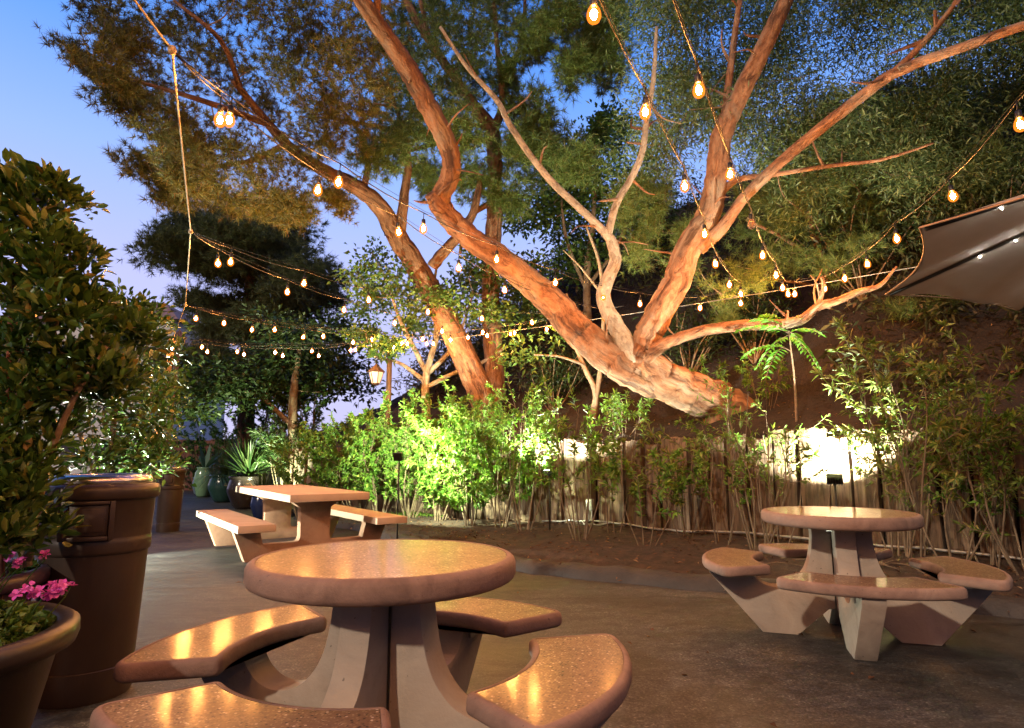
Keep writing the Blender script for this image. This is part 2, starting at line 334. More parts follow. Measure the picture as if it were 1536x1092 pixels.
M['rooftile'] = mnoise('roof_tile', [(.3, (.28, .14, .1)), (.7, (.45, .25, .19))], 6, .8, .5, 20, .03)
M['window'] = plain('dark_window', (.03, .035, .05), .1)

# ------------------------------------------------------------------ foliage generators
def sph(n): return nrm(rng.standard_normal((n, 3)))
def leaves(mb, p, d, L, W, fold=.25, droop=.12, nz=None):
    n = len(p); d = nrm(d); L = np.broadcast_to(L, (n,))[:, None]; W = np.broadcast_to(W, (n,))[:, None]
    up = np.array([0, 0, 1.0]) + .55*rng.standard_normal((n, 3)) if nz is None else nz
    s = nrm(np.cross(d, up)); k = nrm(np.cross(s, d))
    b = p; l = p + d*L*.42 + s*W*.5 + k*W*fold; r = p + d*L*.42 - s*W*.5 + k*W*fold; t = p + d*L - np.array([0, 0, 1.0])*L*droop
    i = np.arange(n)*4
    mb.add(np.stack([b, l, t, r], 1).reshape(-1, 3), np.concatenate([np.stack([i, i+2, i+1], 1), np.stack([i, i+3, i+2], 1)]))
def bigleaves(mb, p, d, L, W, fold=.22, droop=.12):
    n = len(p); d = nrm(d); L = np.broadcast_to(L, (n,))[:, None]; W = np.broadcast_to(W, (n,))[:, None]
    up = np.array([0, 0, 1.0]) + .6*rng.standard_normal((n, 3)); s = nrm(np.cross(d, up)); k = nrm(np.cross(s, d)); z = np.array([0, 0, 1.0])
    def q(t, w, f): return p + d*L*t + s*W*.5*w + k*W*f - z*L*droop*t*t
    V = np.stack([q(0, 0, 0), q(.33, 0, 0), q(.7, 0, 0), q(1, 0, 0), q(.33, .9, fold), q(.68, .85, fold), q(.33, -.9, fold), q(.68, -.85, fold)], 1).reshape(-1, 3)
    i = np.arange(n)*8
    T = [(0, 1, 4), (0, 6, 1), (2, 3, 5), (2, 7, 3)]; Q = [(4, 1, 2, 5), (6, 7, 2, 1)]
    mb.add(V, np.concatenate([np.stack([i+a for a in t], 1) for t in T]), np.concatenate([np.stack([i+a for a in t], 1) for t in Q]))
def tufts(mb, p, axis, L, n=16, w=.006, spread=.9):
    m = len(p); a = np.repeat(nrm(axis), n, 0); c = np.repeat(p, n, 0)
    d = nrm(a*.75 + spread*sph(m*n)); Ln = (np.repeat(np.broadcast_to(L, (m,)), n)*rng.uniform(.6, 1.1, m*n))[:, None]
    s = nrm(np.cross(d, sph(m*n)))*w*.5; c = c - a*rng.uniform(0, .6, (m*n, 1))*Ln
    i = np.arange(m*n)*3
    mb.add(np.stack([c-s, c+s, c+d*Ln], 1).reshape(-1, 3), np.stack([i, i+1, i+2], 1))
def blobs_to_pts(blobs, k, per, sig):
    """uneven clumps: k sub-centres per blob, 'per' points round each"""
    pts = []; subs = []; own = []
    for bi, (c, r) in enumerate(blobs):
        c = np.asarray(c); r = np.broadcast_to(np.asarray(r, float), (3,)); kk = max(2, int(k))
        s = c + sph(kk)*r*(rng.uniform(.15, 1, (kk, 1))**.5); subs.append(s)
        q = np.repeat(s, per, 0) + rng.standard_normal((kk*per, 3))*r*sig; pts.append(q)
        own.append(np.repeat(s, per, 0))
    return np.concatenate(pts), subs, np.concatenate(own)
def PB(u, v, Y, ru, rv=None, dd=None):
    """a clump of crown: column, row, distance, size in picture units -> centre and radii in metres"""
    c = P(u, v, Y); k = Y/FOC; rv = ru if rv is None else rv
    return (c, (ru*k, (dd if dd else (ru+rv)*.5*k), rv*k))
def limbs(mb, L, seg=10, bumpy=.05, n=6, girth=1.0):
    """L: list of limbs, each a list of (u,v,Y,r)"""
    allp = []
    for l in L:
        q = np.array([[*P(u, v, Y), r] for u, v, Y, r in l]); s = cr(q, n)
        jit = rng.standard_normal((len(s), 3))*s[:, 3:4]*.035
        mb.tube(s[:, :3]+jit, np.maximum(s[:, 3]*girth, .004), seg, True, bumpy); allp.append(s[:, :3])
    return np.concatenate(allp)
def twigs(mb, subs, att, frac=1.0, r=.014, maxd=3.0):
    """branchlets grown outwards: each clump centre hangs on the nearest limb or branchlet already there"""
    S = np.concatenate(subs); S = S[rng.random(len(S)) < frac]
    if not len(S): return
    d0 = np.array([np.linalg.norm(att-p, axis=1).min() for p in S]); S = S[np.argsort(d0)]
    N = np.zeros((len(att)+2*len(S), 3)); N[:len(att)] = att; rad = np.full(len(N), r*1.3); n = len(att)
    for p in S:
        d = np.linalg.norm(N[:n]-p, axis=1); j = d.argmin()
        if d[j] > maxd or d[j] < .03: continue
        a = N[j]; m1 = a*.5+p*.5 + rng.standard_normal(3)*d[j]*.08 + np.array([0, 0, -.06*d[j]]); r0 = max(rad[j]*.8, r*.25)
        q = cr(np.array([a, m1, p]), 4); mb.tube(q, np.linspace(r0, r0*.6, len(q)), 5, False)
        N[n] = m1; rad[n] = r0*.8; N[n+1] = p; rad[n+1] = r0*.6; n += 2

# ------------------------------------------------------------------ fence line, kerb line, hill
FL = cr(np.array([[8.2, 2.0], [6.4, 4.0], [4.64, 5.76], [2.75, 7.6], [1.2, 9.3], [-.3, 10.6], [-2.5, 12.5], [-4.9, 15.0], [-6.8, 17.8], [-8.7, 20.9], [-10.9, 24.2], [-13.6, 27.4], [-17.5, 30.5]]), 12)
seg_ = np.linalg.norm(np.diff(FL, axis=0), axis=1); SL = np.concatenate([[0], np.cumsum(seg_)]); STOT = SL[-1]
def fpt(s): return np.array([np.interp(s, SL, FL[:, 0]), np.interp(s, SL, FL[:, 1])])
def ftan(s): return nrm(fpt(min(s+.3, STOT))-fpt(max(s-.3, 0)))
def fnor(s): t = ftan(s); return np.array([t[1], -t[0]])*(1 if np.dot([t[1], -t[0]], [.667, .745]) > 0 else -1)
KL = cr(np.array([[7.5, 1.2], [5.6, 3.0], [3.72, 4.5], [2.5, 5.05], [1.53, 5.6], [.5, 6.28], [.0, 6.75], [-1.0, 8.2], [-1.75, 9.5], [-2.5, 10.9], [-4.0, 12.8], [-5.9, 16.2], [-7.7, 19.8], [-9.6, 23.6]]), 10)
def bedz(x, y): return .16 + .8*float(gz(x, y))
def bedpt(u, off):
    """point 'off' metres in front of the fence that stands on picture column u"""
    best = None
    for s in np.linspace(0, min(STOT, 20), 500):
        q = fpt(s) - fnor(s)*off; e = abs(U(np.array([q[0], q[1], .5]))-u)
        if q[1] > .5 and (best is None or e < best[0]): best = (e, q, s)
    q = best[1]; return np.array([q[0], q[1], bedz(*q)])
def hsum(x, y):
    return (np.sin(x*1.3+.7*y)+np.sin(1.9*y-.8*x+1)+.6*np.sin(3.1*x+2.3*y)+.4*np.sin(5.7*x-4.1*y))*.1
def hilltop(s, w):
    a = np.interp(s, [0, 9, 12.5, 17, 19.3, 20.6, 23, 27, 31, 36], [1.2, 1.05, 1.0, .95, .88, .78, .70, .64, .5, .3])
    g = np.where(w < 1.5, .42*w, .63 + .86*(np.minimum(w, 9.2)-1.5))
    return np.interp(s, [0, 12, 21, 28], [1.33, 1.3, 1.0, .6]) + g*a
# pavement
xs = np.concatenate([[-400, -120, -60, -40], np.linspace(-28, 14, 64), [30, 80, 300]]); ys = np.concatenate([[-200, -40, -15], np.linspace(-8, 34, 64), [50, 100, 400]])
X, Y = np.meshgrid(xs, ys, indexing='ij'); b_ = MB(); b_.grid(X, Y, gz(X, Y))
struct(b_.build('pavement', M['asphalt']))
# planting bed
b_ = MB(); nS, nW = 120, 26; Xg = np.zeros((nS, nW)); Yg = Xg.copy(); Zg = Xg.copy()
kseg = np.concatenate([[0], np.cumsum(np.linalg.norm(np.diff(KL, axis=0), axis=1))])
for i, t in enumerate(np.linspace(0, 1, nS)):
    k = np.array([np.interp(t*kseg[-1], kseg, KL[:, 0]), np.interp(t*kseg[-1], kseg, KL[:, 1])]); f = fpt(t*STOT) + fnor(t*STOT)*.15
    for j, w in enumerate(np.linspace(0, 1, nW)):
        q = k*(1-w)+f*w; Xg[i, j], Yg[i, j] = q; h = min(1, w*9)
        Zg[i, j] = float(gz(*q))*.85 + .03 + h*(.07 + .10*w + .14*hsum(q[0]*1.6, q[1]*1.6))
b_.grid(Xg, Yg, Zg); struct(b_.build('planting_bed', M['mulch']))
def bed_height(x, y):
    i = np.argmin((Xg-x)**2+(Yg-y)**2); return float(Zg.ravel()[i])
# kerb: rolled asphalt berm
b_ = MB(); kp = KL[(KL[:, 1] < 14)]; n = len(kp); tt = nrm(np.gradient(kp, axis=0)); nn_ = np.stack([-tt[:, 1], tt[:, 0]], 1)
if np.dot(nn_[n//2], [.667, .745]) < 0: nn_ = -nn_
prof = [(-.13, -.02), (-.11, .02), (-.075, .075), (-.03, .105), (.04, .115), (.11, .10), (.17, .06), (.2, -.02)]
Xk = np.array([[kp[i, 0]+nn_[i, 0]*(a+.02*math.sin(i*.9)) for a, z in prof] for i in range(n)]); Yk = np.array([[kp[i, 1]+nn_[i, 1]*(a+.02*math.sin(i*.9)) for a, z in prof] for i in range(n)])
Zk = np.array([[float(gz(*kp[i]))+z*(1+.08*math.sin(i*1.7)) + (.006*rng.standard_normal() if 0 < j < 7 else 0) for j, (a, z) in enumerate(prof)] for i in range(n)])
b_.grid(Xk, Yk, Zk); struct(b_.build('kerb', M['kerb']))
# hillside
b_ = MB(); nS, nW = 130, 60; Xg2 = np.zeros((nS, nW)); Yg2 = Xg2.copy(); Zg2 = Xg2.copy()
for i, s in enumerate(np.linspace(0, STOT, nS)):
    f = fpt(s); n_ = fnor(s)
    for j, w in enumerate(np.concatenate([[.125], np.linspace(.13, 3, 19), np.linspace(3.2, 12, 32), np.linspace(13, 40, 8)])):
        q = f + n_*w; Xg2[i, j], Yg2[i, j] = q; Zg2[i, j] = -.3 if j == 0 else hilltop(s, w) + min(1, w*.6)*(hsum(q[0], q[1]) + .5*hsum(q[0]*.45, q[1]*.45))
b_.grid(Xg2, Yg2, Zg2); struct(b_.build('hillside', M['hill']))
def hill_height(x, y):
    i = np.argmin((Xg2-x)**2+(Yg2-y)**2); return float(Zg2.ravel()[i])

# ------------------------------------------------------------------ timber fence
o0 = fpt(6.0)
fence = thing('timber_fence', 'low wall of weathered upright timbers holding back the hillside', 'fence', (o0[0], o0[1], bedz(*o0)), world=True)
s = .6; k = 0
while s < 19.5:
    w = rng.uniform(.19, .30); d = rng.uniform(.09, .13); c = fpt(s+w/2); t = ftan(s+w/2); n_ = fnor(s+w/2)
    z0 = bed_height(*c)-.15; z1 = 1.36 + .45*float(gz(*c)) + rng.uniform(-.09, .07); lean = rng.normal(0, .012); push = rng.normal(0, .028)
    bm_ = MB(); nz_ = 7; rings = []
    pr = [(-.5, -.5), (-.3, -.56), (0, -.5+rng.uniform(-.1, .1)), (.28, -.55), (.5, -.48), (.5, .5), (-.5, .5)]
    for q in np.linspace(0, 1, nz_):
        zz = z0+(z1-z0)*q; ww = w*(1-.03*q+rng.normal(0, .012))
        for a, e in pr:
            p2 = c + t*(a*ww + lean*(zz-z0) + rng.normal(0, .003)) + n_*(e*d + push + rng.normal(0, .003)); rings.append([*p2, zz + (rng.normal(0, .014) if q == 1 else 0)])
    m_ = len(pr); fs = []
    for a in range(nz_-1):
        for e in range(m_): fs.append((a*m_+e, a*m_+(e+1) % m_, (a+1)*m_+(e+1) % m_, (a+1)*m_+e))
    fs.append(tuple(range((nz_-1)*m_, nz_*m_))); bm_.poly(rings, fs)
    bm_.build('fence_timber', M['timber'], fence, smooth=False)
    s += w + rng.choice([.015, .028, .04, .065], p=[.35, .3, .2, .15]); k += 1

# ------------------------------------------------------------------ round concrete tables
def outline_arc(ri, ro, half, rc=.05):
    """seat outline (anticlockwise) with rounded corners"""
    pts = []
    def corner(cx, cy, a0, a1, r, k=5):
        for a in np.linspace(a0, a1, k): pts.append((cx+r*math.cos(a), cy+r*math.sin(a)))
    ao = half - math.asin(rc/(ro-rc)); ai = half - math.asin(rc*.6/(ri+rc*.6))
    for a in np.linspace(-ao, ao, 30): pts.append((ro*math.cos(a), ro*math.sin(a)))
    c = ((ro-rc)*math.cos(ao), (ro-rc)*math.sin(ao)); corner(*c, ao, half+PI/2, rc)
    r2 = rc*.6; c = ((ri+r2)*math.cos(ai), (ri+r2)*math.sin(ai)); corner(*c, half+PI/2, ai+PI, r2)
    for a in np.linspace(ai, -ai, 24)[1:-1]: pts.append((ri*math.cos(a), ri*math.sin(a)))
    c = ((ri+r2)*math.cos(ai), -(ri+r2)*math.sin(ai)); corner(*c, PI-ai, 3*PI/2-half, r2)
    c = ((ro-rc)*math.cos(ao), -(ro-rc)*math.sin(ao)); corner(*c, -PI/2-half, -ao, rc)
    q = [pts[0]]
    for p in pts[1:]:
        if math.dist(p, q[-1]) > 1e-4: q.append(p)
    return np.array(q[:-1] if math.dist(q[0], q[-1]) < 1e-4 else q)
def slab(out, rings):
    """rounded slab from an outline and (inset, z) rings; returns rim builder and the inner loop"""
    n = len(out); t = nrm(np.roll(out, -1, 0)-np.roll(out, 1, 0)); nn = np.stack([t[:, 1], -t[:, 0]], 1); mb = MB(); V = []
    for d, z in rings: V.append(np.column_stack([out - nn*d, np.full(n, z)]))
    i = np.arange(len(rings)-1)[:, None]*n; j = np.arange(n)[None]; k = (np.arange(n)+1)[None] % n
    mb.add(np.concatenate(V), np.stack([i+j, i+k, i+n+k, i+n+j], -1).reshape(-1, 4))
    mb.f.setdefault(n, []).append(np.arange(n)[::-1][None]); mb.f[n].append((np.arange(n)+(len(rings)-1)*n)[None])
    return mb, lambda d, z: np.column_stack([out - nn*d, np.full(n, z)])
def make_round_table():
    T = thing('round_table', 'large speckled round concrete table with four curved seats, nearest to the viewer', 'table', (-.446, 2.276, 0), math.radians(-20), 'round concrete tables')
    disc = np.array([(.459*math.cos(a), .459*math.sin(a)) for a in np.linspace(0, 2*PI, 96, endpoint=False)])
    rim, inner = slab(disc, [(.06, .679), (.02, .682), (.006, .690), (0, .703), (0, .737), (.005, .749), (.013, .756), (.022, .759), (.031, .7585), (.032, .752)])
    top = rim.build('tabletop', M['rim'], T, angle=.7)
    q = MB(); q.add(inner(.0325, .7573)); q.f[96] = [np.arange(96)[None]]; q.build('terrazzo_inlay', M['terrazzo'], top, smooth=False)
    prof = cr(np.array([(.062, .679), (.165, .679), (.172, .60), (.182, .52), (.205, .43), (.245, .36), (.31, .305), (.40, .283), (.475, .300), (.525, .34), (.555, .388)]), 4)[:, :2]
    prof = np.vstack([prof, [(.81, .388), (.80, .35), (.49, 0), (.285, 0), (.10, .165), (.062, .17)]])
    for k in range(4):
        R = Matrix.Rotation(k*PI/2, 4, 'Z'); mb = MB(); n = len(prof); Vt = []
        for y in (-.058, .058): Vt += [(r_, y, z) for r_, z in prof]
        fs = [tuple(range(n)), tuple(range(2*n-1, n-1, -1))] + [(i, n+i, n+(i+1) % n, (i+1) % n) for i in range(n)]
        mb.poly(np.array(Vt) @ np.array(R)[:3, :3].T, fs)
        mb.build('leg', M['conc'], T, bevel=.007, angle=.5)
        o2 = outline_arc(.515, .845, math.radians(33.5))
        c_, s_ = math.cos(k*PI/2), math.sin(k*PI/2); o2 = o2 @ np.array([[c_, s_], [-s_, c_]])
        rim, inner = slab(o2, [(.05, .389), (.014, .391), (.004, .398), (0, .408), (0, .432), (.004, .443), (.011, .449), (.018, .451), (.025, .4505), (.026, .446)])
        st = rim.build('seat', M['rim'], T, angle=.7)
        q = MB(); q.add(inner(.0265, .4495)); q.f[len(o2)] = [np.arange(len(o2))[None]]; q.build('terrazzo_inlay', M['terrazzo'], st, smooth=False)
        br = MB(); br.box((.60, -.068, .335), (.67, -.0585, .388)); br.box((.64, -.098, .378), (.67, -.068, .388)); br.lathe([(0, .012), (.011, .012), (.011, 0), (0, 0)], 8, (.655, -.08, .366))
        V = np.concatenate(br.v) @ np.array(R)[:3, :3].T; br.v = [V]; br.build('bolt_bracket', M['bolt'], T, smooth=False)
        br = MB(); Rm = Matrix.Rotation(k*PI/2+PI/4, 4, 'Z'); br.box((.10, -.05, .64), (.108, .05, .678), Rm)
        for y in (-.022, .022): br.tube([np.array(Rm @ Vector((.108, y, .66))), np.array(Rm @ Vector((.117, y, .66)))], .011, 8)
        br.build('top_bracket', M['bolt'], T, smooth=False)
    return T
T1 = make_round_table()
T2 = copy_tree(T1); T2.location = (2.0816, 4.0768, 0); T2.rotation_euler.z = math.radians(-17.5)
T2['label'] = 'smaller looking round concrete table further back on the right beside the planting bed'

# ------------------------------------------------------------------ rectangular picnic table
pq = (-2.087, 7.35, -.078); PT = thing('picnic_table', 'long rectangular pale concrete picnic table with two fixed benches', 'table', pq, .624)
def pbox(lo, hi, name):
    mb = MB(); mb.box(lo, hi); return mb.build(name, M['pconc'], PT, bevel=.012, angle=.6)
pbox((-.47, 0, .677), (.47, 2.65, .764), 'tabletop')
for s_ in (-1, 1):
    a, b2 = sorted((s_*.59, s_*.99)); pbox((a, .03, .37), (b2, 2.52, .453), 'bench_seat')
hp = [(0, .677), (.30, .677), (.30, .655), (.185, .575), (.18, .24), (.195, .2), (.225, .185), (.60, .185), (.64, .34), (.635, .37), (.93, .37), (.93, .35), (.79, 0), (.52, 0), (.47, .045), (0, .045)]
prof = hp + [(-x, z) for x, z in hp[::-1] if x > 0]
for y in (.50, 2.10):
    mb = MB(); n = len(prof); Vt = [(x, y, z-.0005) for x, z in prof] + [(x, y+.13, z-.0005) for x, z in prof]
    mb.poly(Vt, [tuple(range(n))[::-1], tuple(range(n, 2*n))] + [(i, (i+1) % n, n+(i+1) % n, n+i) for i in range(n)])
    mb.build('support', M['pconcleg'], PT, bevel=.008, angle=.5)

# ------------------------------------------------------------------ litter bins
def make_bin():
    B = thing('litter_bin', 'tall round brown litter bin with metal ash tray on top, close by on the left', 'bin', (-2.03, 3.14, 0), math.radians(-68), 'brown litter bins'); B.scale = (1.12, 1.12, 1.0)
    mb = MB(); mb.lathe([(0, .0), (.176, .0), (.180, .012), (.184, .13), (.1845, .136), (.180, .140), (.181, .144), (.197, .60), (.199, .645), (.2, .652)], 64)
    mb.build('lower_body', M['bin'], B, angle=.7)
    mb = MB(); mb.lathe([(.2, .650), (.206, .655), (.2085, .665), (.209, .70), (.208, .715), (.205, .722), (.2055, .73), (.213, .90), (.216, .905)], 64); mb.build('upper_body', M['bin'], B, angle=.7)
    mb = MB(); mb.lathe([(.210, .9), (.222, .903), (.228, .912), (.229, .945), (.225, .960), (.215, .970), (.2, .974), (.188, .97)], 64); mb.build('rim', M['bin'], B)
    mb = MB(); mb.lathe([(.19, .968), (.197, .985), (.19, 1.008), (.17, 1.018), (.155, 1.012), (.15, .99), (0, .985)], 64); mb.build('ash_tray', M['chrome'], B)
    # hooded opening: frame and flap, curved to the drum
    def curved(r, a0, a1, z0, z1, d):
        m2 = MB(); th = np.linspace(a0, a1, 11); V = []
        for rr in (r, r+d):
            for z in (z0, z1): V += [(rr*math.cos(a), rr*math.sin(a), z) for a in th]
        n = 11; f = []
        for i in range(n-1): f += [(2*n+i, 2*n+i+1, 3*n+i+1, 3*n+i), (n+i, n+i+1, i+1, i), (i, i+1, 2*n+i+1, 2*n+i), (3*n+i, 3*n+i+1, n+i+1, n+i)]
        f += [(0, 2*n, 3*n, n), (n-1, 2*n-1, 4*n-1, 3*n-1)]; m2.poly(V, f); return m2
    fr = MB()
    for args in ((.202, -.44, -.35, .722, .90, .028), (.202, .35, .44, .722, .90, .028), (.202, -.35, .35, .722, .742, .03), (.202, -.35, .35, .884, .90, .026)):
        x = curved(*args)
        for kf, fl in x.f.items(): fr.add(np.concatenate(x.v), np.concatenate(fl)) if False else None
        base = fr.n; fr.v.append(np.concatenate(x.v)); fr.n += x.n
        for kf, fl in x.f.items(): fr.f.setdefault(kf, []).append(np.concatenate(fl)+base)
    d = fr.build('opening_frame', M['bin'], B, angle=.5, bevel=.005)
    fl = curved(.203, -.345, .345, .745, .88, .012); flap = fl.build('flap', M['bin'], B, angle=.5, bevel=.004)
    pn = curved(.2155, -.29, .29, .76, .865, .005); pn.build('raised_panel', M['bin'], flap, angle=.5, bevel=.002)
    return B
B1 = make_bin()
p = GG(251, 797); B2 = copy_tree(B1); B2.location = p; B2.rotation_euler.z = math.radians(-75); B2.scale = (1.02, 1.02, 1.1)
B2['label'] = 'distant brown litter bin by the hedge beyond the near bin'

# ------------------------------------------------------------------ string lights
ZB, ZC = 3.2, 3.36
def on_plane(u, v, z): return G(u, v, z)
bulb_prof = [(0, -.056), (.014, -.053), (.027, -.043), (.0345, -.026), (.035, -.008), (.03, .012), (.021, .03), (.0145, .042)]
core_prof = [(0, -.036), (.011, -.030), (.017, -.014), (.0155, .004), (.008, .016), (0, .022)]
sock_prof = [(.0, .088), (.010, .088), (.0175, .082), (.0185, .05), (.017, .038), (.0145, .034), (0, .034)]
proto = None
def bulb(parent, p, lit=True):
    global proto
    base = np.array(parent['_w'])
    if proto is None or not lit:
        g = MB().lathe(bulb_prof, 14).build('bulb', M['glass'] if lit else M['unlit'], parent, loc=(0, 0, 0))
        k = MB().lathe(sock_prof, 10); k.tube([(0, 0, .086), (0, 0, .15)], .004, 5); sk = k.build('socket', M['socket'], g)
        cr_ = MB().lathe(core_prof, 8).build('filament', M['core'] if lit else M['bolt'], g)
        if not lit: cr_.scale = (.15, .15, .5)
        if lit: proto = g
        o = g
    else:
        o = copy_tree(proto, parent)
    o.location = p - base
    o.rotation_euler = (rng.normal(0, .05), rng.normal(0, .05), rng.uniform(0, 6))
    if not lit: o['label'] = 'unlit amber bulb'
    return o
def string(label, start, bulbs, end, dim=(), back=0, zs=ZC):
    pts = []
    sv = on_plane(*start, zs) if len(start) == 2 else np.array(start)
    bp = [on_plane(u, v, ZB) for u, v in bulbs]
    if back:
        d = nrm((bp[0]-bp[1])[None])[0]; sp_ = .95
        extra = [bp[0]+d*sp_*(i+1) for i in range(back)][::-1]
        bp = extra + bp; sv = extra[0]+d*1.2; sv[2] = ZC
    else: extra = []
    ev = on_plane(*end, ZC)
    S = thing('string_lights', label, 'string lights', bp[len(extra)] + np.array([0, 0, .15]), 0, 'strings of warm bulbs over the patio', world=True)
    line = [sv] + [q+np.array([0, 0, .148]) for q in bp] + [ev]
    L = [line[0]]
    for a, b2 in zip(line[:-1], line[1:]):
        for t in (.25, .5, .75, 1): q = a*(1-t)+b2*t; q = q - np.array([0, 0, .05*min(1, np.linalg.norm(b2-a))*4*t*(1-t)*.6]); L.append(q)
    L = np.array(L); MB().tube(L, .0048, 5).build('cord', M['cord'], S)
    MB().tube(np.array([sv, *(q+np.array([0, 0, .163]) for q in bp), ev])+np.array([0, 0, .004]), .0022, 4).build('guy_wire', M['cord'], S)
    for i, q in enumerate(bp): bulb(S, q, (i-len(extra)) not in dim)
    return S
string('lit bulbs tied high on the left rope, ending short of the forked tree', (258, 75), [(330, 178), (477, 284), (598, 347), (688, 401), (757, 434), (818, 457), (867, 470), (907, 477)], (935, 459))
string('lit bulbs tied high on the left rope, running past the forked tree', (258, 75), [(344, 178), (508, 272), (635, 342), (745, 388), (833, 423), (905, 445), (960, 455), (1050, 461)], (1080, 438))
string('string of lit bulbs from the middle knot of the left rope, lower of the pair', (286, 347), [(327, 394), (431, 437), (516, 464), (592, 484), (663, 496), (724, 498), (766, 500), (820, 493)], (840, 475))
string('string of lit bulbs from the middle knot of the left rope, upper of the pair', (286, 347), [(346, 392), (456, 424), (553, 449), (642, 467), (723, 477), (798, 483), (859, 482)], (880, 468))
string('lit bulbs from the lower knot of the left rope, starting nearest the knot', (278, 457), [(294, 477), (378, 494), (455, 505), (530, 513), (581, 520), (640, 515), (676, 509), (731, 503)], (755, 489))
string('lit bulbs from the lower knot of the left rope, starting further out', (278, 457), [(336, 484), (412, 494), (485, 504), (558, 509), (611, 515), (650, 515), (702, 506), (772, 499)], (790, 483))
string('far string of lit bulbs from the top of the left post, upper of two', (258, 513), [(258, 522), (303, 520), (356, 527), (413, 528), (468, 526), (526, 525), (591, 521)], (640, 508))
string('far string of lit bulbs from the top of the left post, lower of two', (258, 513), [(311, 527), (366, 531), (424, 533), (478, 533), (533, 524), (603, 515), (634, 508)], (690, 499))
string('string of lit bulbs coming down from overhead in front of the forked branch', None or (930, -10), [(968, 166), (1027, 278), (1057, 350), (1073, 395), (1094, 426), (1111, 440), (1111, 454)], (1117, 433), back=9)
string('string of bulbs from overhead with one bulb out, right of the forked branch', (1020, -10), [(1048, 133), (1095, 260), (1127, 335), (1144, 382), (1164, 412), (1174, 431), (1182, 440)], (1186, 420), dim=(2,), back=9)
string('string of lit bulbs passing above the grey umbrella corner', (1536, 140), [(1530, 185), (1429, 293), (1345, 357), (1301, 395), (1267, 417), (1237, 432), (1192, 440)], (1200, 416), back=8)
# cables that carry them
pole_top = on_plane(258, 513, ZC)
pts = [pole_top, on_plane(278, 457, ZC), on_plane(286, 347, ZC), on_plane(258, 75, ZC)]
pts.append(pts[-1]+np.array([.05, -1.2, .02])); pts.append(pts[-1]+np.array([.1, -3.5, .1]))
q = MB(); q.tube(np.concatenate([np.linspace(a, b2, 8)[:-1] for a, b2 in zip(pts[:-1], pts[1:])]+[[pts[-1]]]), .0065, 6)
for k_ in pts[1:4]: q.lathe([(0, -.03), (.02, -.02), (.024, 0), (.018, .02), (0, .03)], 8, k_)
tag(q.build('support_rope', M['rope'], None, pole_top), 'pale rope from the left post overhead, the strings of bulbs knotted to it', 'rope')
a, b2 = on_plane(585, 518, ZC), on_plane(1340, 395, ZC); d = nrm((b2-a)[None])[0]
ln = np.array([a+(b2+d*3-a)*t - np.array([0, 0, .12*4*t*(1-t)]) for t in np.linspace(0, 1, 30)])
tag(MB().tube(ln, .0055, 6).build('support_cable', M['steelcable'], None, a), 'taut steel cable from the lamp post past the forked tree, carrying the far string ends', 'cable')

# posts
def lantern(parent, c, s=1.0, glow='lampglass'):
    m1 = MB()
    m1.lathe([(0, .30), (.02, .295), (.03, .27), (.10, .20), (.175, .13), (.18, .115), (.0, .115)], 6, c); m1.lathe([(0, -.15), (.05, -.15), (.08, -.12), (.085, -.105), (0, -.105)], 6, c)
    for k_ in range(6):
        a_ = k_*PI/3; m1.tube([c+np.array([.15*math.cos(a_), .15*math.sin(a_), .12]), c+np.array([.083*math.cos(a_), .083*math.sin(a_), -.11])], .008, 4)
    lt = m1.build('lantern', M['post'], parent, smooth=False)
    g = MB(); g.lathe([(.143, .114), (.078, -.104)], 6, c); g.build('glass', M[glow], lt, loc=np.array(parent['_w']), smooth=False)
a = on_plane(585, 518, ZC); base = np.array([a[0], a[1], bedz(a[0], a[1])])
LP = thing('lamp_post', 'brown post behind the shrubs with a white glass lantern on a short arm', 'lamp post', base, world=True)
MB().tube([base, [a[0], a[1], ZC+.06]], .055, 8).build('post', M['post'], LP)
lc = P(564, 567, a[1]-.1); q = MB(); q.tube(cr(np.array([[a[0], a[1], lc[2]+.33], [a[0]-.12, a[1]-.05, lc[2]+.40], [lc[0], lc[1], lc[2]+.36], [lc[0], lc[1], lc[2]+.28]]), 5), .016, 6); q.build('arm', M['darkmetal'], LP)
lantern(LP, lc)
b0 = GG(246, 740); top = pole_top; b0 = np.array([top[0]-.25, top[1], float(gz(top[0], top[1]))])
PO = thing('rope_post', 'brown timber post at the left, the rope and far bulbs tied to its top', 'post', b0, world=True)
mb = MB(); mb.tube([b0, top+np.array([-.02, 0, .05])], .095, 4); mb.build('post', M['post'], PO, smooth=False)
mb = MB(); mb.tube([top+np.array([-.02, 0, .05]), top+np.array([-.02, 0, .09])], [.11, .06], 4); mb.build('cap', M['darkmetal'], PO, smooth=False)
b1 = np.array([-7.3, 13.4, -.2]); t1 = P(268, 515, 13.4); b1[0] = t1[0]-.12
LP2 = thing('street_lamp', 'thin street lamp with a small dark lantern just right of the rope post', 'street lamp', b1, world=True)
MB().tube([b1, [t1[0], t1[1], t1[2]-.2]], [.06, .045], 8).build('post', M['post'], LP2)
lantern(LP2, t1, glow='window')
q = MB(); q.tube([[t1[0]-.02, t1[1], t1[2]-.42], [t1[0]-.3, t1[1]-.1, t1[2]-.36]], .045, 6); q.tube([[t1[0]-.05, t1[1], t1[2]-.6], [t1[0]-.05, t1[1], t1[2]-.35]], .03, 6); q.build('bracket', M['rim'], LP2)

